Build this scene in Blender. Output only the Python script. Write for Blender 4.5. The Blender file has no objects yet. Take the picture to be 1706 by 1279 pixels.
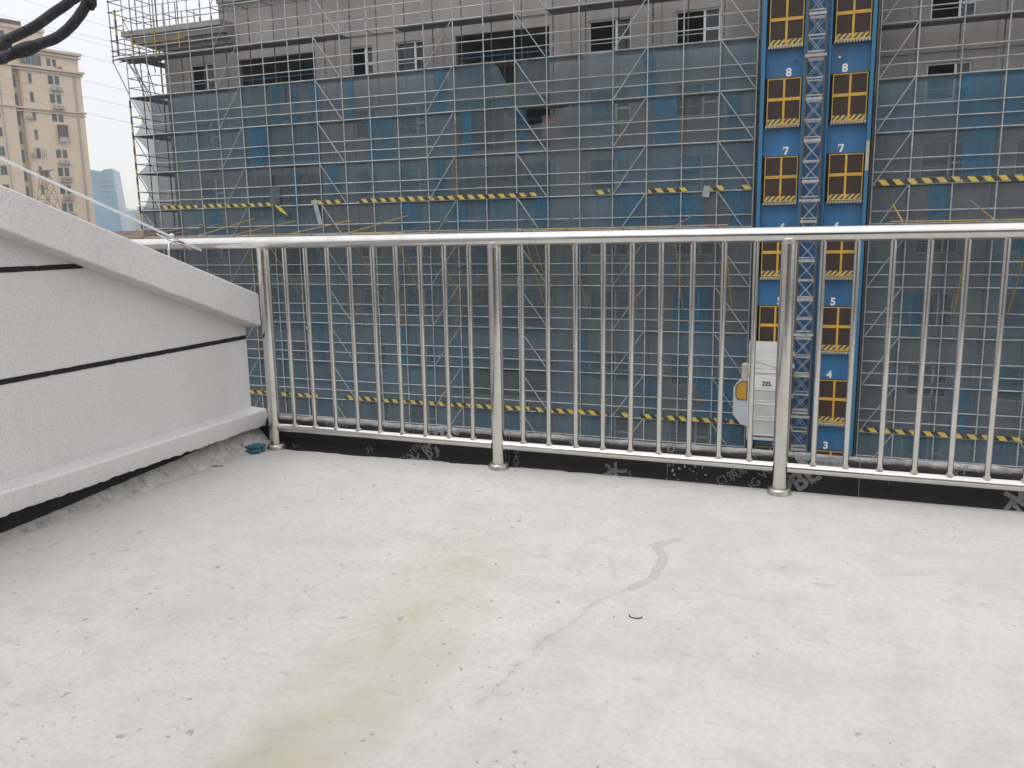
import bpy, bmesh, math, random
from mathutils import Vector, Matrix
random.seed(7)
R = random.random
def U(a, b): return a + (b - a) * random.random()

# ------------------------------------------------------------------ camera, sky, sun, exposure
scene = bpy.context.scene
C = scene.collection
cam_d = bpy.data.cameras.new("camera")
cam = bpy.data.objects.new("camera", cam_d)
C.objects.link(cam)
cam_d.sensor_width = 36.0
cam_d.lens = 36.0 * 1380.0 / 1706.0
cam_d.clip_start = 0.05
cam_d.clip_end = 6000.0
RM = [[0.9338624803072434, 0.04747045377955762, -0.3544678037457931],
      [0.3571984530039512, -0.17261266025051272, 0.9179401585576399],
      [-0.01761059470850777, -0.9838452243819674, -0.1781528596874289]]
rot = Matrix([[r[0], -r[1], -r[2]] for r in RM])
cam.matrix_world = Matrix.Translation((0, 0, 1.12)) @ rot.to_4x4()
scene.camera = cam

SUN_EL, SUN_AZ = math.radians(58), math.radians(200)
world = bpy.data.worlds.new("World")
scene.world = world
world.use_nodes = True
wt = world.node_tree
for n in list(wt.nodes): wt.nodes.remove(n)
w_out = wt.nodes.new("ShaderNodeOutputWorld")
w_sky = wt.nodes.new("ShaderNodeTexSky")
w_sky.sky_type = 'NISHITA'; w_sky.sun_disc = False
w_sky.sun_elevation = SUN_EL; w_sky.sun_rotation = SUN_AZ
w_bg = wt.nodes.new("ShaderNodeBackground"); w_bg.inputs[1].default_value = 0.05
wt.links.new(w_sky.outputs[0], w_bg.inputs[0])
# overcast cloud layer: standard overcast distribution, zenith about three times as bright as the horizon
w_tc = wt.nodes.new("ShaderNodeTexCoord")
w_sep = wt.nodes.new("ShaderNodeSeparateXYZ")
wt.links.new(w_tc.outputs['Generated'], w_sep.inputs[0])
w_mx = wt.nodes.new("ShaderNodeMath"); w_mx.operation = 'MAXIMUM'; w_mx.inputs[1].default_value = 0.0
wt.links.new(w_sep.outputs[2], w_mx.inputs[0])
w_ma = wt.nodes.new("ShaderNodeMath"); w_ma.operation = 'MULTIPLY_ADD'
w_ma.inputs[1].default_value = 0.78; w_ma.inputs[2].default_value = 0.68
wt.links.new(w_mx.outputs[0], w_ma.inputs[0])
w_bg2 = wt.nodes.new("ShaderNodeBackground"); w_bg2.inputs[0].default_value = (1.0, 0.962, 0.93, 1)
wt.links.new(w_ma.outputs[0], w_bg2.inputs[1])
w_add = wt.nodes.new("ShaderNodeAddShader")
wt.links.new(w_bg.outputs[0], w_add.inputs[0]); wt.links.new(w_bg2.outputs[0], w_add.inputs[1])
wt.links.new(w_add.outputs[0], w_out.inputs[0])

sun_d = bpy.data.lights.new("sun", 'SUN'); sun_d.energy = 0.8; sun_d.angle = math.radians(25)
sun_d.color = (1.0, 0.97, 0.93)
sun = bpy.data.objects.new("sun", sun_d); C.objects.link(sun)
sd = Vector((math.sin(SUN_AZ) * math.cos(SUN_EL), math.cos(SUN_AZ) * math.cos(SUN_EL), math.sin(SUN_EL)))
sun.rotation_euler = sd.to_track_quat('Z', 'Y').to_euler()
vs = scene.view_settings
vs.view_transform = 'Standard'; vs.look = 'None'; vs.gamma = 1.0; vs.exposure = 0.0
vs.use_curve_mapping = False
scene.cycles.max_bounces = 8
scene.cycles.volume_bounces = 2
scene.cycles.transparent_max_bounces = 24

# ------------------------------------------------------------------ materials
class NT:
    def __init__(s, name):
        s.m = bpy.data.materials.new(name); s.m.use_nodes = True
        s.t = s.m.node_tree
        for n in list(s.t.nodes): s.t.nodes.remove(n)
        s.out = s.n("ShaderNodeOutputMaterial")
    def n(s, ty, **kw):
        nd = s.t.nodes.new(ty)
        for k, v in kw.items(): setattr(nd, k, v)
        return nd
    def l(s, a, b): s.t.links.new(a, b)
    def math(s, op, a, b=0.0, c=None, clamp=False):
        nd = s.n("ShaderNodeMath", operation=op); nd.use_clamp = clamp
        for i, v in enumerate((a, b, c)):
            if v is None: continue
            if isinstance(v, (int, float)): nd.inputs[i].default_value = v
            else: s.l(v, nd.inputs[i])
        return nd.outputs[0]
    def mix(s, fac, a, b, blend='MIX'):
        nd = s.n("ShaderNodeMix", data_type='RGBA', blend_type=blend)
        for i, v in ((0, fac), (6, a), (7, b)):
            if isinstance(v, (int, float)): nd.inputs[i].default_value = v
            elif isinstance(v, tuple): nd.inputs[i].default_value = (*v, 1) if len(v) == 3 else v
            else: s.l(v, nd.inputs[i])
        return nd.outputs[2]
    def coords(s, kind='Object', scale=(1, 1, 1), rot=(0, 0, 0)):
        tc = s.n("ShaderNodeTexCoord"); mp = s.n("ShaderNodeMapping")
        mp.inputs['Scale'].default_value = scale; mp.inputs['Rotation'].default_value = rot
        if kind == 'World':
            g = s.n("ShaderNodeNewGeometry"); s.l(g.outputs['Position'], mp.inputs[0])
        else: s.l(tc.outputs[kind], mp.inputs[0])
        return mp.outputs[0]
    def noise(s, vec, scale, detail=4, rough=0.55, dist=0.0):
        nd = s.n("ShaderNodeTexNoise"); nd.inputs['Scale'].default_value = scale
        nd.inputs['Detail'].default_value = detail; nd.inputs['Roughness'].default_value = rough
        nd.inputs['Distortion'].default_value = dist
        s.l(vec, nd.inputs['Vector']); return nd.outputs['Fac']
    def ramp(s, fac, stops):
        nd = s.n("ShaderNodeValToRGB"); cr = nd.color_ramp
        while len(cr.elements) < len(stops): cr.elements.new(0.5)
        for e, (p, c) in zip(cr.elements, stops):
            e.position = p; e.color = (c, c, c, 1) if isinstance(c, (int, float)) else (*c, 1)
        s.l(fac, nd.inputs[0]); return nd.outputs[0]
    def bump(s, h, strength=0.3, dist=0.01):
        nd = s.n("ShaderNodeBump"); nd.inputs['Strength'].default_value = strength
        nd.inputs['Distance'].default_value = dist; s.l(h, nd.inputs['Height']); return nd.outputs[0]
    def bsdf(s, color, rough=0.7, metal=0.0, normal=None, spec=0.5):
        b = s.n("ShaderNodeBsdfPrincipled")
        for k, v in (('Base Color', color), ('Roughness', rough), ('Metallic', metal), ('Specular IOR Level', spec)):
            if isinstance(v, (int, float)): b.inputs[k].default_value = v
            elif isinstance(v, tuple): b.inputs[k].default_value = (*v, 1)
            else: s.l(v, b.inputs[k])
        if normal is not None: s.l(normal, b.inputs['Normal'])
        return b.outputs[0]
    def done(s, sh): s.l(sh, s.out.inputs[0]); return s.m

def grimy(name, col, rough=0.7, metal=0.0, var=0.25, scale=3.0, dark=None, bump=0.0, fine=60.0, per_object=0.0, spec=0.5, zstreak=1.0, cover=(0.35, 0.75)):
    """base colour with blotchy wear, optional dark blotches, fine bump"""
    t = NT(name); v = t.coords('World', (1, 1, zstreak))
    f = t.noise(v, scale, 6, 0.6)
    lo = tuple(c * (1 - var) for c in col); hi = tuple(min(1, c * (1 + var * 0.6)) for c in col)
    c = t.mix(t.ramp(f, [(0.3, 0.0), (0.7, 1.0)]), lo, hi)
    if dark is not None:
        f2 = t.noise(v, scale * 2.7, 8, 0.7)
        c = t.mix(t.ramp(f2, [(cover[0], 0.0), (cover[1], 1.0)]), c, dark)
    if per_object:
        oi = t.n("ShaderNodeObjectInfo")
        k = t.math('MULTIPLY_ADD', oi.outputs['Random'], per_object * 2, 1 - per_object)
        cb = t.n("ShaderNodeCombineXYZ")
        for i in range(3): t.l(k, cb.inputs[i])
        c = t.mix(1.0, c, cb.outputs[0], 'MULTIPLY')
    nrm = t.bump(t.noise(v, fine, 3), bump, 0.01) if bump else None
    return t.done(t.bsdf(c, rough, metal, nrm, spec))

# terrace concrete
def seg_dist(t, px, py, a, b):
    ax, ay = a; bx, by = b; dx, dy = bx - ax, by - ay; L2 = dx * dx + dy * dy
    u = t.math('SUBTRACT', px, ax); v = t.math('SUBTRACT', py, ay)
    h = t.math('DIVIDE', t.math('ADD', t.math('MULTIPLY', u, dx), t.math('MULTIPLY', v, dy)), L2, clamp=True)
    ex = t.math('SUBTRACT', u, t.math('MULTIPLY', h, dx)); ey = t.math('SUBTRACT', v, t.math('MULTIPLY', h, dy))
    return t.math('SQRT', t.math('ADD', t.math('MULTIPLY', ex, ex), t.math('MULTIPLY', ey, ey)))
def polyline_dist(t, px, py, pts):
    d = None
    for a, b in zip(pts[:-1], pts[1:]):
        s = seg_dist(t, px, py, a, b)
        d = s if d is None else t.math('MINIMUM', d, s)
    return d
def make_concrete():
    t = NT("screed_concrete"); v = t.coords('World')
    big = t.noise(v, 1.1, 5, 0.6, 0.3); mid = t.noise(v, 7.0, 10, 0.72, 0.3); fine = t.noise(v, 150, 5, 0.8); gr = t.noise(v, 45, 8, 0.8)
    c = t.mix(t.ramp(big, [(0.3, 0.0), (0.7, 1.0)]), (0.50, 0.492, 0.465), (0.615, 0.608, 0.575))
    c = t.mix(t.ramp(mid, [(0.36, 0.42), (0.52, 0.0)]), c, (0.41, 0.40, 0.38))
    c = t.mix(t.ramp(gr, [(0.36, 0.45), (0.55, 0.0)]), c, (0.40, 0.39, 0.375))
    c = t.mix(t.ramp(fine, [(0.35, 0.22), (0.6, 0.0)]), c, (0.36, 0.35, 0.335))
    # trowel streaks, thin and faint
    for (sc, ro, lo, am) in (((1.0, 16, 1), 0.35, 0.55, 0.28), ((14, 1.2, 1), 0.2, 0.58, 0.22)):
        st = t.noise(t.coords('World', sc, (0, 0, ro)), 2.2, 9, 0.7, 0.5)
        c = t.mix(t.ramp(st, [(lo, 0.0), (lo + 0.16, am)]), c, (0.40, 0.395, 0.375))
    sp = t.n("ShaderNodeSeparateXYZ"); t.l(v, sp.inputs[0])
    def warped(scale, amp, det):
        wn = t.n("ShaderNodeTexNoise"); wn.inputs['Scale'].default_value = scale; wn.inputs['Detail'].default_value = det
        wn.inputs['Roughness'].default_value = 0.7; t.l(v, wn.inputs['Vector'])
        q = t.n("ShaderNodeSeparateColor"); t.l(wn.outputs['Color'], q.inputs[0])
        return (t.math('ADD', sp.outputs[0], t.math('MULTIPLY', t.math('SUBTRACT', q.outputs[0], 0.5), amp)),
                t.math('ADD', sp.outputs[1], t.math('MULTIPLY', t.math('SUBTRACT', q.outputs[1], 0.5), amp)), wn)
    wx, wy, wn = warped(5, 0.20, 9)
    kx, ky, _ = warped(13, 0.06, 10); lx, ly, _ = warped(6, 0.13, 12)
    # old damp stain, olive in the middle and brownish on its right
    ds = polyline_dist(t, wx, wy, [(-1.08, 0.80), (-1.06, 1.31), (-1.08, 1.62), (-1.10, 1.94), (-1.13, 2.30), (-1.17, 2.55)])
    broad = t.math('MULTIPLY', t.ramp(ds, [(0.0, 1.0), (0.10, 0.6), (0.24, 0.0)]), t.ramp(t.noise(v, 6, 8, 0.7), [(0.34, 0.25), (0.62, 1.0)]))
    c = t.mix(t.math('MULTIPLY', broad, 0.62), c, (0.41, 0.385, 0.26))
    d5 = polyline_dist(t, wx, wy, [(-1.0, 1.30), (-0.93, 1.55), (-0.95, 1.85)])
    c = t.mix(t.math('MULTIPLY', t.math('MULTIPLY', t.ramp(d5, [(0.0, 1.0), (0.10, 0.0)]), t.ramp(gr, [(0.4, 0.4), (0.6, 1.0)])), 0.4), c, (0.40, 0.34, 0.25))
    d6 = polyline_dist(t, wx, wy, [(-1.15, 1.0), (-1.13, 1.45)])
    c = t.mix(t.math('MULTIPLY', t.math('MULTIPLY', t.ramp(d6, [(0.0, 1.0), (0.09, 0.0)]), t.ramp(gr, [(0.4, 0.4), (0.6, 1.0)])), 0.55), c, (0.30, 0.33, 0.20))
    # dried runnel with its crack
    d1 = polyline_dist(t, kx, ky, [(-0.49, 2.92), (-0.55, 2.84), (-0.505, 2.74), (-0.50, 2.56), (-0.55, 2.45)])
    c = t.mix(t.math('MULTIPLY', t.ramp(d1, [(0.0, 0.5), (0.014, 0.85), (0.021, 0.0)]), t.ramp(gr, [(0.38, 0.35), (0.6, 1.0)])), c, (0.33, 0.33, 0.28))
    d3 = polyline_dist(t, kx, ky, [(-0.68, 2.70), (-0.66, 2.62), (-0.61, 2.49)])
    c = t.mix(t.ramp(d3, [(0.0, 0.5), (0.018, 0.0)]), c, (0.42, 0.41, 0.39))
    d2 = polyline_dist(t, lx, ly, [(-0.55, 2.45), (-0.61, 2.38), (-0.64, 2.22), (-0.69, 2.05), (-0.73, 1.86), (-0.76, 1.66)])
    c = t.mix(t.math('MULTIPLY', t.ramp(d2, [(0.0, 0.55), (0.003, 0.25), (0.022, 0.0)]), t.ramp(t.noise(v, 12, 6, 0.7), [(0.42, 0.15), (0.58, 1.0)])), c, (0.27, 0.26, 0.24))
    d4 = polyline_dist(t, kx, ky, [(-2.45, 3.50), (-2.20, 3.38), (-2.02, 3.30)])
    c = t.mix(t.ramp(d4, [(0.0, 0.6), (0.006, 0.0)]), c, (0.30, 0.29, 0.28))
    # pits and specks, in loose clusters
    wv = t.n("ShaderNodeVectorMath", operation='ADD'); t.l(v, wv.inputs[0])
    wsc = t.n("ShaderNodeVectorMath", operation='SCALE'); wsc.inputs[3].default_value = 0.11; t.l(wn.outputs['Color'], wsc.inputs[0]); t.l(wsc.outputs[0], wv.inputs[1])
    holes = None
    left = t.ramp(t.math('MULTIPLY_ADD', sp.outputs[0], -0.25, 0.35), [(0.35, 0.0), (0.8, 0.4)])
    for (sc, pw, k, am, m0) in ((7, 7.0, 0.085, 0.45, 0.45), (19, 7.0, 0.22, 0.55, 0.49), (55, 5.0, 0.30, 0.65, 0.53)):
        vo = t.n("ShaderNodeTexVoronoi"); vo.inputs['Scale'].default_value = sc; t.l(wv.outputs[0], vo.inputs['Vector'])
        q = t.n("ShaderNodeSeparateColor"); t.l(vo.outputs['Color'], q.inputs[0])
        s_ = t.math('LESS_THAN', vo.outputs['Distance'], t.math('MULTIPLY', t.math('POWER', q.outputs[0], pw), k))
        msk = t.ramp(t.math('ADD', t.noise(v, 1.7, 5, 0.6), t.math('MULTIPLY', left, 0.25)), [(m0, 0.0), (m0 + 0.05, am)])
        s_ = t.math('MULTIPLY', s_, msk); c = t.mix(s_, c, (0.20, 0.19, 0.175)); holes = s_ if holes is None else t.math('MAXIMUM', holes, s_)
    # smeared grey scuffs
    sc_ = t.noise(t.coords('World', (5, 14, 1), (0, 0, 0.5)), 1.6, 6, 0.6, 0.4)
    c = t.mix(t.ramp(sc_, [(0.63, 0.0), (0.72, 0.6)]), c, (0.36, 0.355, 0.345))
    # floor colour darkens towards the wall foot on the left
    wl = t.n("ShaderNodeMapRange"); wl.inputs[1].default_value = -2.85; wl.inputs[2].default_value = -2.35; wl.inputs[3].default_value = 0.6; wl.inputs[4].default_value = 0.0
    t.l(t.math('SUBTRACT', sp.outputs[0], t.math('MULTIPLY', t.math('SUBTRACT', mid, 0.5), 0.9)), wl.inputs[0])
    c = t.mix(t.math('MULTIPLY', wl.outputs[0], t.ramp(gr, [(0.3, 1.0), (0.62, 0.35)])), c, (0.34, 0.33, 0.31))
    h = t.math('ADD', t.math('MULTIPLY', gr, 0.5), t.math('MULTIPLY', fine, 0.35))
    h = t.math('SUBTRACT', h, t.math('MULTIPLY', holes, 0.8))
    return t.done(t.bsdf(c, 0.8, 0, t.bump(h, 0.35, 0.004), 0.25))
M_floor = make_concrete()

def make_stucco(name, base, speck):
    t = NT(name); v = t.coords('World')
    f = t.noise(v, 420, 3, 0.7); g = t.noise(v, 130, 5, 0.7); b = t.noise(v, 1.6, 6, 0.6)
    c = t.mix(t.ramp(b, [(0.3, 0.0), (0.7, 1.0)]), tuple(x * 0.93 for x in base), tuple(min(1, x * 1.05) for x in base))
    c = t.mix(t.ramp(g, [(0.50, 0.0), (0.66, 0.6)]), c, speck)
    vd = t.coords('World', (3, 3, 0.5)); dr = t.noise(vd, 3, 6, 0.65)
    c = t.mix(t.ramp(dr, [(0.55, 0.0), (0.8, 0.25)]), c, tuple(x * 0.7 for x in base))
    h = t.math('ADD', t.math('MULTIPLY', g, 0.6), t.math('MULTIPLY', f, 0.4))
    return t.done(t.bsdf(c, 0.85, 0, t.bump(h, 0.55, 0.006), 0.3))
M_stucco = make_stucco("grey_stone_paint", (0.67, 0.655, 0.65), (0.38, 0.37, 0.37))
M_mortar = grimy("mortar_fillet", (0.42, 0.41, 0.39), 0.9, 0, 0.25, 9, (0.10, 0.10, 0.10), 0.8, 70, cover=(0.5, 0.75))
M_black = grimy("black_joint_strip", (0.012, 0.012, 0.013), 0.65, 0, 0.3, 12, (0.06, 0.06, 0.06), 0.2, 40, cover=(0.6, 0.8), spec=0.3)

def make_membrane():
    t = NT("black_waterproof_sheet"); v = t.coords('World')
    g = t.n("ShaderNodeNewGeometry"); sp = t.n("ShaderNodeSeparateXYZ"); t.l(g.outputs['Position'], sp.inputs[0])
    n1 = t.noise(v, 6, 7, 0.7, 0.5); n2 = t.noise(v, 40, 6, 0.7)
    # pale grey over the top of the kerb, broken up by noise
    a = t.n("ShaderNodeMapRange"); a.inputs[1].default_value = 0.141; a.inputs[2].default_value = 0.156
    t.l(t.math('ADD', sp.outputs[2], t.math('MULTIPLY', t.math('SUBTRACT', n1, 0.5), 0.035)), a.inputs[0])
    pale_top = t.math('MULTIPLY', a.outputs[0], t.ramp(n2, [(0.3, 0.35), (0.6, 1.0)]))
    rough = t.ramp(n1, [(0.3, 0.5), (0.7, 0.75)])
    c = t.mix(t.ramp(n2, [(0.58, 0.0), (0.8, 0.35)]), (0.008, 0.008, 0.010), (0.045, 0.045, 0.045))
    c = t.mix(t.math('MULTIPLY', pale_top, 0.8), c, (0.52, 0.51, 0.49))
    return t.done(t.bsdf(c, rough, 0, t.bump(t.noise(t.coords('World', (3, 10, 10)), 5, 5, 0.6), 0.5, 0.02), 0.4))
M_memb = make_membrane()
M_print = grimy("grey_print_ink", (0.20, 0.21, 0.22), 0.75, 0, 0.35, 60, (0.03, 0.03, 0.03), cover=(0.50, 0.66))

def make_steel():
    t = NT("stainless_steel"); v = t.coords('World'); n = t.noise(v, 9, 6, 0.65); s = t.noise(t.coords('World', (1, 1, 0.06)), 60, 3)
    c = t.mix(t.ramp(n, [(0.35, 0.0), (0.75, 1.0)]), (0.70, 0.695, 0.675), (0.57, 0.55, 0.515))
    r = t.math('ADD', t.math('MULTIPLY', n, 0.08), t.math('MULTIPLY', s, 0.05))
    r = t.math('ADD', r, 0.06)
    return t.done(t.bsdf(c, r, 1.0, t.bump(n, 0.06, 0.01)))
M_steel = make_steel()
M_rail = M_steel
M_flange = grimy("rusty_flange_steel", (0.58, 0.56, 0.52), 0.35, 0.9, 0.2, 20, (0.30, 0.22, 0.17), 0.2, 60, cover=(0.55, 0.8))
M_galv = grimy("galvanised_pipe", (0.41, 0.445, 0.45), 0.5, 0.25, 0.3, 2.5, (0.25, 0.23, 0.20), 0, per_object=0.12, cover=(0.5, 0.8))
M_galv_in = grimy("darkened_galvanised_pipe", (0.15, 0.15, 0.145), 0.6, 0.25, 0.25, 2.5, (0.10, 0.095, 0.09), 0, per_object=0.15, cover=(0.5, 0.8))  # galvanised pipe colour darkened so inner tubes stand out less
M_yellow = grimy("yellow_painted_pipe", (0.50, 0.32, 0.05), 0.6, 0, 0.3, 2.0, (0.28, 0.17, 0.09), 0, per_object=0.2, cover=(0.45, 0.7))
M_rust = grimy("rusty_pipe", (0.34, 0.23, 0.16), 0.75, 0.2, 0.4, 4.0, (0.42, 0.30, 0.12), 0, per_object=0.2, cover=(0.5, 0.7))
M_deck = grimy("steel_deck_plank", (0.16, 0.165, 0.165), 0.7, 0.2, 0.3, 3.0, (0.10, 0.09, 0.085), 0, per_object=0.2)
M_render = grimy("grey_cement_render", (0.33, 0.31, 0.297), 0.9, 0, 0.16, 0.7, (0.25, 0.235, 0.225), 0.3, 12, cover=(0.5, 0.8), zstreak=0.5)
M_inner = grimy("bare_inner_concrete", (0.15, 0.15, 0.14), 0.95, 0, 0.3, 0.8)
M_frame = grimy("white_window_frame", (0.74, 0.76, 0.76), 0.5, 0, 0.1, 2)
M_pane = NT("dark_window_glass"); M_pane = M_pane.done(M_pane.bsdf((0.012, 0.016, 0.016), 0.08, 0, None, 0.5))
M_bluepaint = grimy("blue_painted_sheet", (0.012, 0.125, 0.29), 0.55, 0.0, 0.3, 1.3, (0.05, 0.13, 0.21), 0.1, 4, per_object=0.12, zstreak=0.25, cover=(0.5, 0.75))
M_bluecol = grimy("blue_painted_column", (0.010, 0.15, 0.30), 0.5, 0.0, 0.15, 1.0, (0.05, 0.16, 0.28), zstreak=0.2, cover=(0.55, 0.8))
M_bluerail = grimy("blue_balcony_rail", (0.03, 0.16, 0.30), 0.5)
M_gate = grimy("yellow_gate_frame", (0.60, 0.34, 0.03), 0.5, 0, 0.2, 3, (0.35, 0.20, 0.05), per_object=0.08, cover=(0.55, 0.8))
M_gmesh = None
def make_mesh_panel():
    t = NT("rusty_gate_mesh"); v = t.coords('World')
    ch = t.n("ShaderNodeTexChecker"); ch.inputs['Scale'].default_value = 42
    t.l(t.coords('World', (1, 1, 1), (0, 0.785, 0)), ch.inputs[0])
    c = t.mix(ch.outputs['Fac'], (0.035, 0.022, 0.016), (0.055, 0.032, 0.022))
    tr = t.n("ShaderNodeBsdfTransparent"); mx = t.n("ShaderNodeMixShader"); mx.inputs[0].default_value = 0.8
    t.l(tr.outputs[0], mx.inputs[1]); t.l(t.bsdf(c, 0.8), mx.inputs[2])
    return t.done(mx.outputs[0])
M_gmesh = make_mesh_panel()
def make_hazard(name, yc, kc, period=0.5, ang=0.6, axis='XZ'):
    t = NT(name); g = t.n("ShaderNodeNewGeometry"); sp = t.n("ShaderNodeSeparateXYZ"); t.l(g.outputs['Position'], sp.inputs[0])
    if axis == 'XZ': u = t.math('ADD', sp.outputs[0], t.math('MULTIPLY', sp.outputs[2], ang))
    else: u = t.math('ADD', sp.outputs[2], t.math('MULTIPLY', t.math('ADD', sp.outputs[0], sp.outputs[1]), ang))
    f = t.math('FRACT', t.math('DIVIDE', u, period)); k = t.math('GREATER_THAN', f, 0.5)
    n = t.noise(t.coords('World'), 5, 6, 0.7)
    c = t.mix(k, yc, kc); c = t.mix(t.ramp(n, [(0.5, 0.0), (0.75, 0.6)]), c, (0.28, 0.26, 0.20))
    return t.done(t.bsdf(c, 0.6))
M_haz = make_hazard("hazard_toe_board", (0.56, 0.43, 0.07), (0.02, 0.02, 0.022), 0.52, 0.9)
M_haz_v = make_hazard("hazard_post_wrap", (0.50, 0.33, 0.06), (0.02, 0.02, 0.022), 0.8, 0.5, 'Z')
M_haz_g = make_hazard("hazard_kick_plate", (0.52, 0.40, 0.10), (0.05, 0.04, 0.03), 0.2, -0.9)
M_sill = grimy("beige_corrugated_sill", (0.42, 0.39, 0.33), 0.8)
M_white = grimy("white_painted_steel", (0.62, 0.62, 0.60), 0.55, 0, 0.12, 2, (0.42, 0.40, 0.36), cover=(0.6, 0.85))
M_greycab = grimy("light_grey_cab_paint", (0.42, 0.44, 0.47), 0.5, 0, 0.1, 2)
M_amber = NT("amber_cab_window"); M_amber = M_amber.done(M_amber.bsdf((0.45, 0.25, 0.03), 0.25))
M_digit = grimy("white_stencil_paint", (0.75, 0.76, 0.78), 0.6, 0, 0.1, 5)
M_mast = grimy("weathered_mast_steel", (0.09, 0.088, 0.085), 0.6, 0.3, 0.35, 3, (0.25, 0.18, 0.12), cover=(0.6, 0.8))
M_mastbar = grimy("pale_mast_bar", (0.40, 0.40, 0.38), 0.6, 0.3, 0.3, 4, (0.26, 0.22, 0.18), cover=(0.55, 0.8))
M_darksteel = grimy("dark_steel", (0.03, 0.03, 0.032), 0.7)
M_teal = grimy("teal_foam_mat", (0.035, 0.12, 0.15), 0.85, 0, 0.35, 25, (0.20, 0.26, 0.27), 0.6, 120, cover=(0.5, 0.85))
M_cable = grimy("black_rubber_cable", (0.018, 0.018, 0.022), 0.7, 0, 0.5, 60, (0.10, 0.095, 0.095), 0.2, 150, cover=(0.52, 0.8))
M_brick = grimy("red_brown_roof", (0.14, 0.09, 0.075), 0.9, 0, 0.3, 0.4)
M_ground = grimy("grey_ground", (0.14, 0.14, 0.13), 0.95, 0, 0.3, 0.05)
M_tower = grimy("beige_tower_render", (0.70, 0.58, 0.45), 0.9, 0, 0.10, 0.12, (0.60, 0.50, 0.38), cover=(0.5, 0.85), zstreak=0.3)
M_towerband = grimy("pale_cornice_render", (0.64, 0.54, 0.45), 0.9, 0, 0.12, 0.3)
M_towerrec = grimy("yellowish_recess_render", (0.56, 0.50, 0.35), 0.9, 0, 0.12, 0.3)
M_twin = grimy("tower_window_glass", (0.10, 0.12, 0.12), 0.25, 0, 0.4, 0.5, per_object=0.3)
M_twframe = grimy("tower_window_frame", (0.42, 0.40, 0.37), 0.7)
M_ac = grimy("grey_ac_unit", (0.42, 0.40, 0.38), 0.7, 0, 0.2, 1)
M_cage = grimy("window_cage_bars", (0.12, 0.11, 0.10), 0.7)
def make_glass_tower():
    t = NT("blue_curtain_wall"); g = t.n("ShaderNodeNewGeometry"); sp = t.n("ShaderNodeSeparateXYZ"); t.l(g.outputs['Position'], sp.inputs[0])
    n = t.noise(t.coords('World', (1, 1, 0.3)), 0.08, 4)
    c = t.mix(t.ramp(n, [(0.35, 0.0), (0.65, 1.0)]), (0.045, 0.16, 0.26), (0.08, 0.23, 0.34))
    return t.done(t.bsdf(c, 0.3))
M_gt = make_glass_tower()
M_gtband = grimy("pale_spandrel", (0.16, 0.27, 0.36), 0.6)
M_far = grimy("pale_far_render", (0.46, 0.50, 0.51), 0.9)
M_farwin = grimy("far_window_band", (0.12, 0.17, 0.20), 0.6)

def make_net(name, col_a, col_b, opac, soft=False):
    t = NT(name); v = t.coords('World', (1, 1, 0.12)); v2 = t.coords('World')
    oi = t.n("ShaderNodeObjectInfo")
    streak = t.noise(v, 5.5, 5, 0.6); blot = t.noise(v2, 0.38, 6, 0.7, 0.6)
    hor = t.noise(t.coords('World', (0.25, 1, 5)), 2.2, 4)
    k = t.math('ADD', t.math('MULTIPLY', blot, 1.0), t.math('MULTIPLY', t.math('SUBTRACT', oi.outputs['Random'], 0.5), 0.28))
    c = t.mix(t.ramp(k, [(0.38, 0.0), (0.66, 1.0)]), col_a, col_b)
    c = t.mix(t.ramp(streak, [(0.5, 0.0), (0.85, 0.3)]), c, tuple(min(1, x * 1.5 + 0.02) for x in col_b))
    c = t.mix(t.ramp(hor, [(0.5, 0.0), (0.8, 0.35)]), c, tuple(x * 0.6 for x in col_a))
    d = t.n("ShaderNodeBsdfDiffuse"); tl = t.n("ShaderNodeBsdfTranslucent"); t.l(c, d.inputs[0]); t.l(c, tl.inputs[0])
    m1 = t.n("ShaderNodeMixShader"); m1.inputs[0].default_value = 0.35; t.l(d.outputs[0], m1.inputs[1]); t.l(tl.outputs[0], m1.inputs[2])
    tr = t.n("ShaderNodeBsdfTransparent"); mx = t.n("ShaderNodeMixShader")
    fac = t.math('ADD', t.math('MULTIPLY', t.math('SUBTRACT', streak, 0.5), 0.25), opac)
    fac = t.math('ADD', fac, t.math('MULTIPLY', t.math('SUBTRACT', oi.outputs['Random'], 0.5), 0.14), clamp=True)
    if soft:   # the second layer thins out towards its two hanging edges
        gq = t.n("ShaderNodeSeparateXYZ"); t.l(t.coords('Generated'), gq.inputs[0])
        e = t.math('MULTIPLY', t.math('MULTIPLY', gq.outputs[0], t.math('SUBTRACT', 1.0, gq.outputs[0])), 7.0, clamp=True)
        e = t.math('MULTIPLY', e, t.ramp(t.noise(t.coords('World', (3, 1, 0.5)), 1.4, 5, 0.6), [(0.3, 0.35), (0.6, 1.0)]))
        fac = t.math('MULTIPLY', fac, e)
    t.l(fac, mx.inputs[0]); t.l(tr.outputs[0], mx.inputs[1]); t.l(m1.outputs[0], mx.inputs[2])
    return t.done(mx.outputs[0])
M_net = make_net("blue_grey_safety_net", (0.19, 0.225, 0.24), (0.135, 0.235, 0.30), 0.60)
M_netthin = make_net("single_thin_net", (0.07, 0.095, 0.11), (0.06, 0.10, 0.13), 0.60)
M_netblue = make_net("blue_double_net", (0.07, 0.19, 0.28), (0.06, 0.215, 0.36), 0.66, True)

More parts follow.
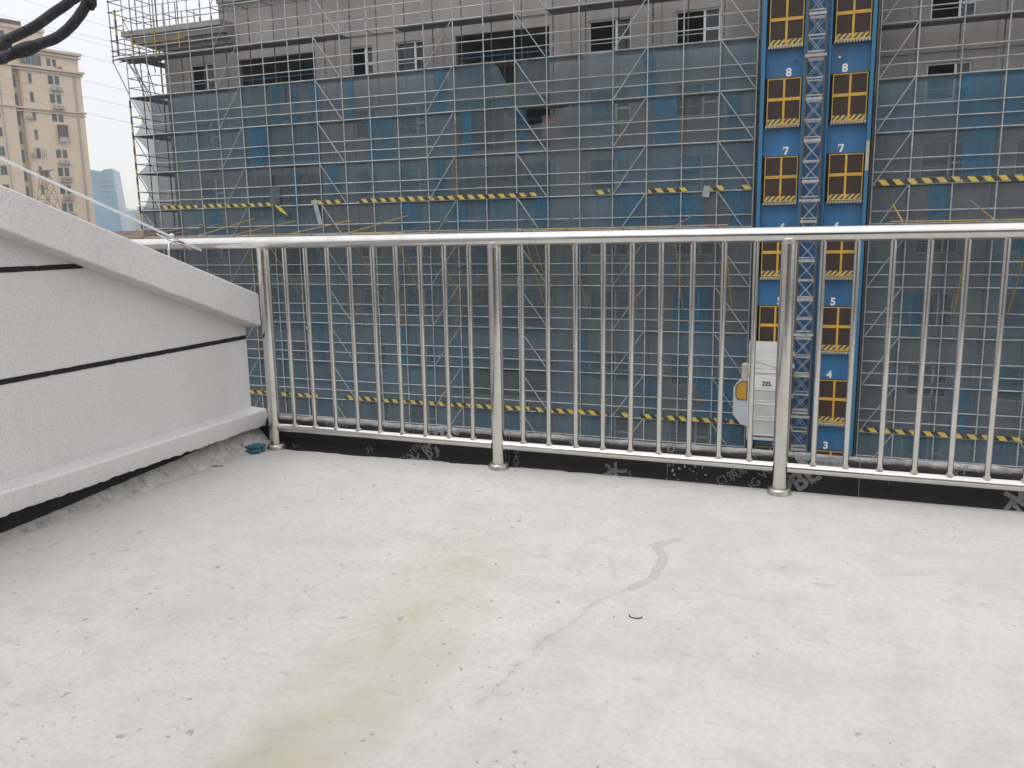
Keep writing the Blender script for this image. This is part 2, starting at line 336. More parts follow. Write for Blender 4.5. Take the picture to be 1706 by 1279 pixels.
# ------------------------------------------------------------------ mesh helpers
class MB:
    def __init__(s): s.v = []; s.f = []
    def box(s, x0, x1, y0, y1, z0, z1):
        b = len(s.v)
        s.v += [(x0, y0, z0), (x1, y0, z0), (x1, y1, z0), (x0, y1, z0), (x0, y0, z1), (x1, y0, z1), (x1, y1, z1), (x0, y1, z1)]
        s.f += [tuple(b + i for i in q) for q in ((0, 3, 2, 1), (4, 5, 6, 7), (0, 1, 5, 4), (1, 2, 6, 5), (2, 3, 7, 6), (3, 0, 4, 7))]
        return s
    def tube(s, p, q, r, n=8, caps=True, r2=None):
        p, q = Vector(p), Vector(q); d = (q - p)
        if d.length < 1e-6: return s
        d.normalize(); a = d.orthogonal().normalized(); c = d.cross(a); b = len(s.v); r2 = r if r2 is None else r2
        for P, rr in ((p, r), (q, r2)):
            for i in range(n):
                t = 2 * math.pi * i / n; s.v.append(tuple(P + (a * math.cos(t) + c * math.sin(t)) * rr))
        for i in range(n):
            j = (i + 1) % n; s.f.append((b + i, b + j, b + n + j, b + n + i))
        if caps: s.f.append(tuple(b + n - 1 - i for i in range(n))); s.f.append(tuple(b + n + i for i in range(n)))
        return s
    def sweep(s, pts, r, n=10):
        pts = [Vector(p) for p in pts]; b = len(s.v); up = Vector((0.13, 0.21, 1)).normalized()
        for k, P in enumerate(pts):
            d = (pts[min(k + 1, len(pts) - 1)] - pts[max(k - 1, 0)]).normalized()
            a = d.cross(up).normalized(); c = a.cross(d); rr = r(k) if callable(r) else r
            for i in range(n):
                t = 2 * math.pi * i / n; s.v.append(tuple(P + (a * math.cos(t) + c * math.sin(t)) * rr))
        for k in range(len(pts) - 1):
            for i in range(n):
                j = (i + 1) % n; s.f.append((b + k * n + i, b + (k + 1) * n + i, b + (k + 1) * n + j, b + k * n + j))
        s.f.append(tuple(b + i for i in range(n))); m = b + (len(pts) - 1) * n; s.f.append(tuple(m + n - 1 - i for i in range(n)))
        return s
    def prism(s, outline, a0, a1, axis='Y'):
        """outline list of 2D points; extruded along axis"""
        b = len(s.v); n = len(outline)
        for a in (a0, a1):
            for (u, w) in outline:
                s.v.append({'Y': (u, a, w), 'X': (a, u, w), 'Z': (u, w, a)}[axis])
        s.f.append(tuple(range(b, b + n))); s.f.append(tuple(range(b + 2 * n - 1, b + n - 1, -1)))
        for i in range(n): j = (i + 1) % n; s.f.append((b + i, b + n + i, b + n + j, b + j))
        return s
    def mesh(s, name, mat, smooth=False):
        me = bpy.data.meshes.new(name); me.from_pydata(s.v, [], s.f)
        bm = bmesh.new(); bm.from_mesh(me); bmesh.ops.recalc_face_normals(bm, faces=bm.faces); bm.to_mesh(me); bm.free()
        if mat: me.materials.append(mat)
        if smooth:
            for p in me.polygons: p.use_smooth = True
        return me
def shade_auto(me, deg=40):
    for p in me.polygons: p.use_smooth = True
    me.set_sharp_from_angle(angle=math.radians(deg))
def link(name, me, parent=None, loc=None, mat4=None):
    o = bpy.data.objects.new(name, me); C.objects.link(o)
    if parent is not None:
        o.parent = parent
        base = parent_world(parent)
    else: base = Matrix.Identity(4)
    W = mat4 if mat4 is not None else Matrix.Translation(loc or (0, 0, 0))
    o.matrix_basis = base.inverted() @ W
    o['_w'] = 0
    WORLD[o.name] = W
    return o
WORLD = {}
def parent_world(p): return WORLD[p.name]
def build(mb, name, mat, parent=None, smooth=False, auto=None):
    me = mb.mesh(name, mat, smooth)
    if auto: shade_auto(me, auto)
    return link(name, me, parent)
def thing(name, label, cat, loc=(0, 0, 0), group=None):
    o = link(name, None, None, loc); o['label'] = label; o['category'] = cat
    if group: o['group'] = group
    return o
def tag(o, label=None, cat=None, group=None, kind=None):
    for k, v in (('label', label), ('category', cat), ('group', group), ('kind', kind)):
        if v: o[k] = v
    return o
UNIT = {}
def unit_tube(mat, n=6):
    k = (mat.name, n)
    if k not in UNIT:
        m = MB().tube((0, 0, 0), (0, 0, 1), 1.0, n); UNIT[k] = m.mesh("tube_" + mat.name, mat); shade_auto(UNIT[k], 50)
    return UNIT[k]
def unit_box(mat):
    k = (mat.name, 'box')
    if k not in UNIT: UNIT[k] = MB().box(-.5, .5, -.5, .5, -.5, .5).mesh("box_" + mat.name, mat)
    return UNIT[k]
def pipe(name, p, q, r, mat, parent, n=6):
    p, q = Vector(p), Vector(q); d = q - p
    W = Matrix.Translation(p) @ d.to_track_quat('Z', 'Y').to_matrix().to_4x4() @ Matrix.Diagonal((r, r, d.length, 1))
    return link(name, unit_tube(mat, n), parent, mat4=W)
def block(name, x0, x1, y0, y1, z0, z1, mat, parent):
    W = Matrix.Translation(((x0 + x1) / 2, (y0 + y1) / 2, (z0 + z1) / 2)) @ Matrix.Diagonal((x1 - x0, y1 - y0, z1 - z0, 1))
    return link(name, unit_box(mat), parent, mat4=W)

GZ = -17.5
# ------------------------------------------------------------------ ground
o = build(MB().box(-2500, 1500, -400, 2600, GZ - 0.5, GZ), "ground", M_ground); tag(o, kind='structure')

# ------------------------------------------------------------------ our terrace
def terrace():
    # floor screed: grid mesh with a ragged outer edge
    me = bpy.data.meshes.new("terrace_floor"); v = []; f = []
    xs = [-3.3 + 0.025 * i for i in range(int(9.3 / 0.025) + 1)]
    rag = []; a = 0
    for i, x in enumerate(xs):
        a = a * 0.75 + U(-1, 1) * 0.006
        rag.append(3.605 + (x + 2.69) * 0.031 + a * 1.0 + 0.006 * math.sin(x * 3.1) + (U(-0.012, 0) if R() < 0.06 else 0))
    rows = [-3.0, 0.0, 2.0, 3.0, 3.4]
    for i, x in enumerate(xs):
        for y in rows: v.append((x, y, 0.0))
        v.append((x, rag[i] - 0.006, 0.0)); v.append((x, rag[i], -0.004)); v.append((x, rag[i] + 0.002, -0.03))
    n = len(rows) + 3
    for i in range(len(xs) - 1):
        for j in range(n - 1): f.append((i * n + j, (i + 1) * n + j, (i + 1) * n + j + 1, i * n + j + 1))
    me.from_pydata(v, [], f); me.materials.append(M_floor)
    o = link("terrace_floor", me); tag(o, kind='structure')
    o = build(MB().box(-3.3, 6.0, -3.0, 3.775, -0.35, -0.03), "terrace_slab", M_render); tag(o, kind='structure')
    b = thing("terrace_building", "rendered building whose roof terrace carries the steel railing", "building", (0, 0, GZ))
    build(MB().box(-9, 9, -12, 3.74, GZ, -0.36), "wall", M_render, b)
terrace()

# kerb with membrane
PROF = [(3.585, -0.006), (3.652, -0.003), (3.667, 0.010), (3.671, 0.040), (3.674, 0.118), (3.681, 0.138), (3.694, 0.149), (3.715, 0.154), (3.745, 0.153), (3.768, 0.143), (3.782, 0.10), (3.784, -0.42)]
def kerb():
    root = thing("waterproofed_kerb", "low terrace kerb wrapped in black printed waterproof sheet behind the railing", "kerb", (1.0, 3.8, 0))
    v = []; f = []; xs = [-3.35 + 0.04 * i for i in range(234)]; n = len(PROF)
    w = 0
    for i, x in enumerate(xs):
        w = 0.85 * w + U(-1, 1) * 0.0012
        for j, (y, z) in enumerate(PROF):
            k = 1.0 if 2 <= j <= 10 else 0.0
            v.append((x, y + k * w * 0.8 + U(-1, 1) * 0.0006 * k, z + k * (w + U(-1, 1) * 0.0012 * (1 if j >= 5 else 0.2))))
    for i in range(len(xs) - 1):
        for j in range(n - 1): f.append((i * n + j, i * n + j + 1, (i + 1) * n + j + 1, (i + 1) * n + j))
    me = bpy.data.meshes.new("membrane_sheet"); me.from_pydata(v, [], f); me.materials.append(M_memb)
    for p in me.polygons: p.use_smooth = True
    link("membrane_sheet", me, root)
    # arc length of profile
    L = [0]
    for a, b in zip(PROF[:-1], PROF[1:]): L.append(L[-1] + math.dist(a, b))
    def at(s, off=0.0022):
        s = max(0, min(L[-1] - 1e-4, s))
        for j in range(len(L) - 1):
            if s <= L[j + 1]: break
        t = (s - L[j]) / (L[j + 1] - L[j]); (y0, z0), (y1, z1) = PROF[j], PROF[j + 1]
        ny, nz = -(z1 - z0), (y1 - y0); m = math.hypot(ny, nz)
        return y0 + (y1 - y0) * t + ny / m * off, z0 + (z1 - z0) * t + nz / m * off
    def wrap(bm, x, s, name, mat=None):
        for k in range(1, len(L) - 1):
            bmesh.ops.bisect_plane(bm, geom=bm.verts[:] + bm.edges[:] + bm.faces[:], plane_co=(0, L[k] - s, 0), plane_no=(0, 1, 0))
        # cut off what runs under the screed or off the back
        lo = L[1] - s - 0.09; hi = L[9] - s
        bmesh.ops.bisect_plane(bm, geom=bm.verts[:] + bm.edges[:] + bm.faces[:], plane_co=(0, lo, 0), plane_no=(0, -1, 0), clear_outer=True)
        bmesh.ops.bisect_plane(bm, geom=bm.verts[:] + bm.edges[:] + bm.faces[:], plane_co=(0, hi, 0), plane_no=(0, 1, 0), clear_outer=True)
        for q in bm.verts:
            y, z = at(s + q.co.y); q.co = Vector((x + q.co.x, y, z))
        me = bpy.data.meshes.new(name); bm.to_mesh(me); bm.free(); me.materials.append(mat or M_print)
        if len(me.vertices): link(name, me, root)
    def text(body, x, s, size, ang, bold=0.0, name="printed_text"):
        cu = bpy.data.curves.new("txt", 'FONT'); cu.body = body; cu.size = size; cu.align_x = 'CENTER'; cu.align_y = 'CENTER'; cu.offset = bold; cu.resolution_u = 3
        ob = bpy.data.objects.new("txt", cu); C.objects.link(ob)
        dg = bpy.context.evaluated_depsgraph_get(); me = bpy.data.meshes.new_from_object(ob.evaluated_get(dg))
        bm = bmesh.new(); bm.from_mesh(me); bmesh.ops.triangulate(bm, faces=bm.faces)
        bm.transform(Matrix.Rotation(math.radians(ang), 4, 'Z'))
        bpy.data.objects.remove(ob); bpy.data.curves.remove(cu); bpy.data.meshes.remove(me)
        wrap(bm, x, s, name)
    def rect(x, s, w, h, ang=0, name="printed_line"):
        bm = bmesh.new(); vs_ = [bm.verts.new((a * w / 2, b * h / 2, 0)) for a, b in ((-1, -1), (1, -1), (1, 1), (-1, 1))]; bm.faces.new(vs_)
        bm.transform(Matrix.Rotation(math.radians(ang), 4, 'Z')); wrap(bm, x, s, name)
    F = L[3]     # arc length where the upright face begins (z about 0.04)
    Z = lambda z: F + (z - 0.04)
    text("防", -1.854, Z(0.043), 0.105, 45, 0.002); text("水", -1.94, Z(-0.030), 0.105, 45, 0.002); text("Z", -1.80, Z(0.125), 0.10, 45, 0.006)
    text("WATERPROOF", -1.935, Z(0.065), 0.044, 47); text("B", -1.723, Z(0.150), 0.06, -42, 0.003); text("=", -1.775, Z(0.118), 0.05, 45, 0.002)
    text("YUHONG", -2.425, Z(0.137), 0.032, 4); text("升", -2.22, Z(0.014), 0.05, 30); text("升", -1.96, Z(0.150), 0.045, 30); text("L", -1.995, Z(0.121), 0.03, 30); text("L", -2.69, Z(0.006), 0.05, 45)
    text("YUHONG", -1.403, Z(0.035), 0.042, -90); rect(-1.455, F, 0.003, 0.4); rect(-1.439, F, 0.003, 0.4)
    text("水", -0.905, Z(0.005), 0.11, 48, 0.003); text("升", -1.11, Z(0.14), 0.05, 35); text("F", -0.83, Z(0.008), 0.04, 30)
    text("HONG", -0.649, Z(0.125), 0.042, -90); rect(-0.662, F, 0.003, 0.4)
    text("筑", -0.367, Z(0.043), 0.055, 35); text("口", -0.415, Z(0.015), 0.05, 35); text("升", -0.29, Z(0.135), 0.05, 35); text("雨", -0.327, Z(0.066), 0.035, 35)
    text("NG WA", -0.25, Z(0.045), 0.055, 50); text("PBE", -0.09, Z(0.04), 0.11, 38, 0.004)
    rect(0.149, F, 0.003, 0.4); rect(0.263, Z(0.085), 0.0025, 0.05)
    text("升升", 0.524, Z(0.137), 0.05, 38); text("S", 0.487, Z(0.084), 0.03, 30); text("水", 0.75, Z(0.03), 0.13, 60, 0.004)
    text("WATERPROOF", 1.1, F + 0.01, 0.05, 48); text("防水", 1.5, F, 0.11, 42, 0.002); text("YUHONG", 2.3, F, 0.042, -90); text("水", 3.0, F, 0.11, 45, 0.002)
    # half disc emblem with a star
    bm = bmesh.new(); c0 = bm.verts.new((0, 0, 0)); ring = [bm.verts.new((0.11 * math.cos(t), -0.06 * math.sin(t), 0)) for t in [math.pi * i / 20 for i in range(21)]]
    for a, b in zip(ring[:-1], ring[1:]): bm.faces.new((c0, a, b))
    wrap(bm, -0.005, Z(0.156), "printed_emblem")
    star = MB(); pts = [((0.016 if i % 2 == 0 else 0.006) * math.cos(math.pi / 2 + i * math.pi / 5), (0.016 if i % 2 == 0 else 0.006) * math.sin(math.pi / 2 + i * math.pi / 5)) for i in range(10)]
    vs_ = []
    for (a, b) in pts:
        y, z = at(Z(0.128) + b, 0.004); vs_.append((-0.05 + a, y, z))
    star.v = vs_; star.f = [tuple(range(10))]; build(star, "printed_star", M_black, root)
    # splashed mortar crumbs
    for k in range(13):
        bm = bmesh.new(); w, h = U(0.002, 0.010), U(0.003, 0.016); n = random.randint(5, 8)
        ring = [bm.verts.new((w * U(.4, 1.1) * math.cos(6.283 * i / n), h * U(.4, 1.1) * math.sin(6.283 * i / n), 0)) for i in range(n)]; bm.faces.new(ring)
        wrap(bm, -0.56 + random.gauss(0, 0.045), Z(U(0.0, 0.085)), "mortar_splash", M_sill)
kerb()

# ------------------------------------------------------------------ sloping parapet wall on the left
def parapet():
    root = thing("parapet_wall", "grey speckled gable parapet wall with sloping coping and black joints, left of the railing", "wall", (-3.0, 1.3, 0))
    Y1 = 3.69; Y0 = -1.5
    def top(y): return 0.828 + (3.69 - y) * 0.353
    def bot(y): return 0.650 + (3.69 - y) * 0.358
    # wall face panels: between joints, as one mesh with polygon sides in YZ
    mb = MB()
    mb.prism([(Y0, 0.19), (3.675, 0.19), (3.675, bot(3.675) + 0.03), (Y0, bot(Y0) + 0.03)], -3.12, -2.97, 'X')
    o = build(mb, "wall_face", M_stucco, root)
    # coping, subdivided along its length with slightly uneven arrises
    n = 120; v = []; f = []
    for i in range(n + 1):
        y = Y0 + (Y1 - Y0) * i / n; j1, j2, j3 = U(-1, 1) * 0.0012, U(-1, 1) * 0.0018, U(-1, 1) * 0.0012
        c = 0.006
        ring = [(-2.88 + j1, bot(y) + c + j2), (-2.88 + j1, top(y) - c + j3), (-2.88 - c, top(y) + j3), (-3.22, top(y) + 0.004), (-3.22, bot(y)), (-2.972, bot(y) - 0.004), (-2.88 - c, bot(y) + j2)]
        for (x, z) in ring: v.append((x, y, z))
    m = 7
    for i in range(n):
        for k in range(m): f.append((i * m + k, (i + 1) * m + k, (i + 1) * m + (k + 1) % m, i * m + (k + 1) % m))
    f.append(tuple(range(m))); f.append(tuple(n * m + k for k in range(m)))
    mbc = MB(); mbc.v = v; mbc.f = f; build(mbc, "coping", M_stucco, root, auto=25)
    # foot ledge with a ragged lower edge
    n = 260; v = []; f = []; a = 0
    for i in range(n + 1):
        y = Y0 + (Y1 - Y0) * i / n; a = 0.5 * a + U(-1, 1) * 0.0022; j = U(-1, 1) * 0.001
        e = a + U(-0.003, 0.002)
        ring = [(-2.882, 0.106 + e), (-2.879 + j, 0.120 + e * .4), (-2.879 + j, 0.188 + j), (-2.886, 0.1965), (-2.975, 0.203 + j), (-3.0, 0.19), (-3.0, 0.11), (-2.94, 0.106 + e)]
        for (x, z) in ring: v.append((x, y, z))
    m = 8
    for i in range(n):
        for k in range(m): f.append((i * m + k, (i + 1) * m + k, (i + 1) * m + (k + 1) % m, i * m + (k + 1) % m))
    f.append(tuple(range(m))); f.append(tuple(n * m + k for k in range(m)))
    mbc = MB(); mbc.v = v; mbc.f = f; build(mbc, "foot_ledge", M_stucco, root, auto=25)
    # black joints, slightly proud of the paint with nibbled edges
    def joint(ya, yb, z, h=0.011):
        n = int((yb - ya) / 0.02); v = []; f = []
        for i in range(n + 1):
            y = ya + (yb - ya) * i / n; a, b = (U(0, 0.0035) if R() < 0.15 else U(0, 0.0008)), (U(0, 0.004) if R() < 0.15 else U(0, 0.0008))
            ya_ = y
            for (x, zz) in ((-2.9675, z - h + a), (-2.9675, z + h - b), (-2.98, z + h), (-2.98, z - h)): v.append((x, ya_, zz))
        for i in range(n):
            for k in range(4): f.append((i * 4 + k, (i + 1) * 4 + k, (i + 1) * 4 + (k + 1) % 4, i * 4 + (k + 1) % 4))
        f.append((0, 1, 2, 3)); f.append(tuple(n * 4 + k for k in range(4)))
        m_ = MB(); m_.v = v; m_.f = f; build(m_, "joint_strip", M_black, root)
    joint(Y0, 3.673, 0.593); joint(Y0, 2.66, 1.019)
    # bare foot under the ledge, black sheet and mortar fillet
    build(MB().box(-3.1, -2.945, Y0, 3.66, -0.02, 0.185), "foot_membrane", M_black, root)
    n = 160; v = []; f = []; a = 0; b = 0
    for i in range(n + 1):
        y = Y0 + (3.70 - Y0) * i / n; a = 0.8 * a + U(-1, 1) * 0.0025; b = 0.8 * b + U(-1, 1) * 0.004
        t = max(0, (y - 1.9) / 1.8); h = 0.018 + 0.085 * min(1, t) ** 1.3 + a; w = 0.03 + 0.105 * min(1, t) + b
        for (x, z) in ((-2.946, h), (-2.946 + w * 0.25, h * 0.72), (-2.946 + w * 0.6, h * 0.25), (-2.946 + w, 0.001), (-2.946 + w, -0.02), (-2.95, -0.02)): v.append((x, y, z))
    m = 6
    for i in range(n):
        for k in range(m): f.append((i * m + k, (i + 1) * m + k, (i + 1) * m + (k + 1) % m, i * m + (k + 1) % m))
    f.append(tuple(range(m))); f.append(tuple(n * m + k for k in range(m)))
    mbc = MB(); mbc.v = v; mbc.f = f; build(mbc, "mortar_fillet", M_mortar, root, auto=60)
    # lightning protection rod on its bracket: a thing of its own
    rod = thing("lightning_rod", "bright round lightning rod running above the sloping coping on a bent bracket", "lightning rod", (-3.0, 3.2, 1.0))
    def rz(y): return 1.073 + (3.40 - y) * 0.353
    mb = MB().sweep([(-3.0 + 0.001 * math.sin(y * 5), y, rz(y) + 0.001 * math.sin(y * 3.3)) for y in [3.42 - 0.15 * i for i in range(34)]], 0.0055, 10)
    build(mb, "round_bar", M_frame, rod, True)
    mb = MB().sweep([(-3.035 + 0.004, 3.40 - 0.12 * i, rz(3.40 - 0.12 * i) - 0.014 * max(0, 1 - i / 5)) for i in range(3)], 0.004, 8)
    yb = 3.20
    mb.sweep([(-2.99, yb - 0.02, top(yb) - 0.01), (-2.99, yb - 0.018, top(yb) + 0.07), (-2.99, yb - 0.01, top(yb) + 0.10), (-2.99, yb + 0.01, top(yb) + 0.112), (-2.995, yb + 0.05, top(yb) + 0.113), (-3.0, yb + 0.10, rz(yb + 0.1) - 0.003)], 0.0055, 10)
    mb.tube((-3.0, yb + 0.015, rz(yb + 0.015) + 0.007), (-3.0, yb + 0.045, rz(yb + 0.045) + 0.007), 0.009, 10)
    build(mb, "support_bracket", M_steel, rod, True)
parapet()

# ------------------------------------------------------------------ stainless railing
def railing():
    root = thing("steel_railing", "stainless steel terrace railing with round handrail and upright balusters", "railing", (-1.47, 3.604, 0))
    Y = 3.604
    posts = [-2.765, -1.468, -0.168, 1.128, 2.42]
    pipe("handrail", (-3.75, Y, 1.098), (2.6, Y, 1.098), 0.0305, M_rail, root, 40)
    for px in posts:
        mb = MB().tube((px, Y, 0.004), (px, Y, 1.074), 0.0318, 36)
        p = build(mb, "post", M_steel, root, auto=40)
        # flange: low turned cover with rounded lip
        prof = [(0.0, 0.028), (0.034, 0.028), (0.044, 0.026), (0.049, 0.020), (0.050, 0.004), (0.050, 0.0)]
        n = 36; v = []; f = []
        for (r, z) in prof[1:]:
            for i in range(n): t = 2 * math.pi * i / n; v.append((px + r * math.cos(t), Y + r * math.sin(t), z))
        for k in range(len(prof) - 2):
            for i in range(n): j = (i + 1) % n; f.append((k * n + i, (k + 1) * n + i, (k + 1) * n + j, k * n + j))
        m_ = MB(); m_.v = v; m_.f = f; build(m_, "base_flange", M_flange, p, auto=40)
        # weld collar where post meets the handrail
        c = MB().tube((px, Y, 1.060), (px, Y, 1.078), 0.0326, 30); build(c, "weld_collar", M_flange, p, auto=40)
    tall = MB().tube((0, 0, 0.138), (0, 0, 1.072), 0.0115, 20).mesh("baluster", M_steel); shade_auto(tall, 40)
    foot = MB().tube((0, 0, 0.136), (0, 0, 0.148), 0.0165, 16, r2=0.013).mesh("weld_bead", M_flange); shade_auto(foot, 60)
    for a, b in zip(posts[:-1], posts[1:]):
        pipe("bottom_rail", (a + 0.03, Y, 0.118), (b - 0.03, Y, 0.118), 0.0215, M_steel, root, 28)
        for k in range(1, 10):
            x = a + (b - a) * k / 10
            W = Matrix.Translation((x + U(-1, 1) * 0.002, Y, 0)) @ Matrix.Rotation(U(-1, 1) * 0.002, 4, 'Y')
            bl = link("baluster", tall, root, mat4=W); link("weld_bead", foot, bl, mat4=W)
railing()

def reflection_house():  # unseen house added behind the viewpoint for dark streaks in the steel's reflections
    root = thing("reflection_house", "added plain grey house with an open doorway, unseen behind the viewpoint, mirrored in the railing", "reflection helper", (0, -3.2, 0))
    m_ = MB().box(-3.3, -0.75, -3.3, -3.02, 0, 3.0).box(0.35, 6.0, -3.3, -3.02, 0, 3.0).box(-0.75, 0.35, -3.3, -3.02, 2.15, 3.0).box(-3.3, 6, -6.5, -6.2, 0, 3.0).box(-3.3, -3.0, -6.2, -3.3, 0, 3).box(5.7, 6, -6.2, -3.3, 0, 3)
    build(m_, "wall", M_render, root)
    build(MB().box(-3.6, 6.3, -6.8, -2.75, 3.005, 3.2), "roof", M_render, root)
    build(MB().box(-3.29, 5.99, -6.19, -3.01, -0.2, -0.001), "floor_plate", M_inner, root)
reflection_house()

# ------------------------------------------------------------------ the building under construction
WY = 38.1
OPEN = [(-33.18, -31.62, 'w'), (-29.93, -25.17, 'b'), (-23.1, -21.84, 'w'), (-20.53, -18.96, 'w'), (-17.28, -12.58, 'b'), (-10.73, -8.8, 'w'), (-6.83, -4.95, 'w'),
        (3.12, 4.70, 'w'), (6.45, 8.0, 'w'), (10.0, 11.9, 'w')]
def site_building():
    root = thing("building_under_construction", "grey rendered multi storey building with bare window openings behind the scaffolding", "building", (-10, 40, GZ))
    mb = MB(); xs = [-34.9]
    for a, b, k in OPEN: xs += [a, b]
    xs.append(16.0)
    # piers; the hoist bay wall is left open between -2.9 and 1.1
    for i in range(0, len(xs), 2):
        a, b = xs[i], xs[i + 1]; ztop = 11.3 if b < -30.5 else 17.0
        if a < -29.93 and b > -34: ztop = 11.3
        if i == 2: ztop = 11.3
        if a == -4.95:
            mb.box(a, -3.0, WY, WY + 0.25, GZ, 17); mb.box(1.25, b, WY, WY + 0.25, GZ, 17)
        else: mb.box(a, b, WY, WY + 0.25, GZ, ztop)
    for a, b, k in OPEN:
        lo = 0.0 if k == 'w' else -0.95; prev = GZ
        kmax = 3
        for fl in range(-5, kmax + 1):
            z0, z1 = 3 * fl + 0.04 + lo, 3 * fl + 1.45
            mb.box(a, b, WY, WY + 0.25, prev, z0); prev = z1
        mb.box(a, b, WY, WY + 0.25, prev, 11.3 if b < -30.5 else 17)
        if a > 2: pass
    build(mb, "wall", M_render, root)
    # upper volume that rises above the eave on the left
    build(MB().box(-30.9, -29.93, WY - 0.001, WY + 9, 11.3, 17), "stair_core", M_render, root)
    build(MB().box(-34.9, -34.65, WY + 0.25, 50, GZ, 11.3).box(-31.2, -30.9, WY + .25, 50, 11.3, 17), "side_wall", M_render, root)
    # eave slab with stepped profile on the left
    mb = MB(); mb.box(-36.7, -30.05, 37.0, 50, 12.02, 12.29); mb.box(-36.3, -30.05, 37.25, 50, 11.72, 12.02); mb.box(-35.6, -30.05, 37.55, 50, 11.50, 11.72)
    mb.box(-34.9, -30.05, 37.85, 50, 11.30, 11.50)
    build(mb, "eave_slab", M_render, root)
    mb = MB(); mb.box(-31.3, -20, 37.3, WY, 14.2, 14.6); mb.box(-31.1, -20, 37.6, WY, 13.8, 14.2); mb.box(-30.9, -20, 37.85, WY, 13.3, 13.8)
    build(mb, "cornice", M_render, root)
    # string courses
    for z in (10.95, 13.0):
        for a, b in ((-30.9, -3.0), (1.25, 16)):
            if z > 12 and a < 0: continue
            block("string_course", a, b, WY - 0.07, WY + 0.01, z, z + 0.16, M_render, root)
    for z in (7.85,):
        block("string_course", 1.25, 16, WY - 0.10, WY + 0.01, z, z + 0.10, M_render, root)
    # shallow pilaster strips beside the openings
    for x in (-11.9, -11.45, -7.8, -18.3, -24.3, 2.4, 5.5, 9.1):
        block("pilaster", x, x + 0.35, WY - 0.05, WY + 0.01, -8, 10.9, M_render, root)
    # slabs and inner walls
    for fl in range(-5, 5):
        block("floor_slab", -34.6, 15.9, WY + 0.26, 44, 3 * fl - 1.25, 3 * fl - 1.05, M_inner, root)
    mb = MB().box(-34.6, 15.9, 44, 44.2, GZ, 16.9)
    for x in (-31, -24.2, -21.2, -18, -11.6, -7.8, -3.2, 1.4, 5.6, 9): mb.box(x - 0.1, x + 0.1, WY + 0.26, 43.99, GZ, 14)
    build(mb, "inner_wall", M_inner, root)
    build(MB().box(-30.8, 15.9, WY + 0.26, 50, 16.9, 17.2), "roof_slab", M_render, root)
    # windows
    cache = {}
    for a, b, k in OPEN:
        w = b - a
        for fl in range(-3, 4):
            z0, z1 = 3 * fl + 0.04, 3 * fl + 1.45
            if k == 'w':
                key = round(w, 2)
                if key not in cache:
                    t = 0.06; h = z1 - z0; m_ = MB()
                    m_.box(0, w, 0, 0.07, h - t, h).box(0, w, 0, 0.07, 0, t).box(0, t, 0.001, 0.069, t, h - t).box(w - t, w, 0.001, 0.069, t, h - t)
                    mx = w * 0.64; m_.box(mx - 0.025, mx + 0.075, 0.002, 0.068, t, h - t)
                    m_.box(mx + 0.075, w - t, 0.003, 0.067, h * 0.40 - 0.03, h * 0.40 + 0.07)
                    if w > 1.5: m_.box(t, mx, 0.010, 0.05, h * 0.30, h * 0.30 + 0.02)
                    p_ = MB().box(t, mx, 0.03, 0.036, t, h - t) if R() < .6 else MB().box(t, mx, 0.03, 0.036, t, h - t)
                    q_ = MB().box(mx + 0.075, w - t, 0.03, 0.036, t, h * 0.40).box(mx + 0.075, w - t, 0.03, 0.036, h * 0.40 + 0.07, h - t)
                    cache[key] = (m_.mesh("window", M_frame), p_.mesh("pane", M_pane), q_.mesh("pane", M_pane))
                fm, pm, qm = cache[key]
                if R() < 0.5 and fl == 3 and a > 0: W = Matrix.Translation((a, WY + 0.11, z0))
                else: W = Matrix.Translation((a, WY + 0.11, z0))
                o = link("window", fm, root, mat4=W)
                if R() < 0.45: link("pane", pm, o, mat4=W)
                link("pane", qm, o, mat4=W)
            else:
                zr = z0 + 0.42
                pipe("balcony_rail", (a, WY + 0.35, zr), (b, WY + 0.35, zr), 0.03, M_bluerail, root)
                pipe("balcony_rail", (a, WY + 0.35, zr - 0.5), (b, WY + 0.35, zr - 0.5), 0.02, M_bluerail, root)
                for q in range(1, 4):
                    x = a + (b - a) * q / 4; pipe("rail_upright", (x, WY + 0.35, z0 - 0.95), (x, WY + 0.35, zr + 0.1), 0.02, M_galv_in, root)
                block("opening_head", a, b, WY - 0.04, WY + 0.02, z1 - 0.02, z1 + 0.10, M_render, root)
site_building()

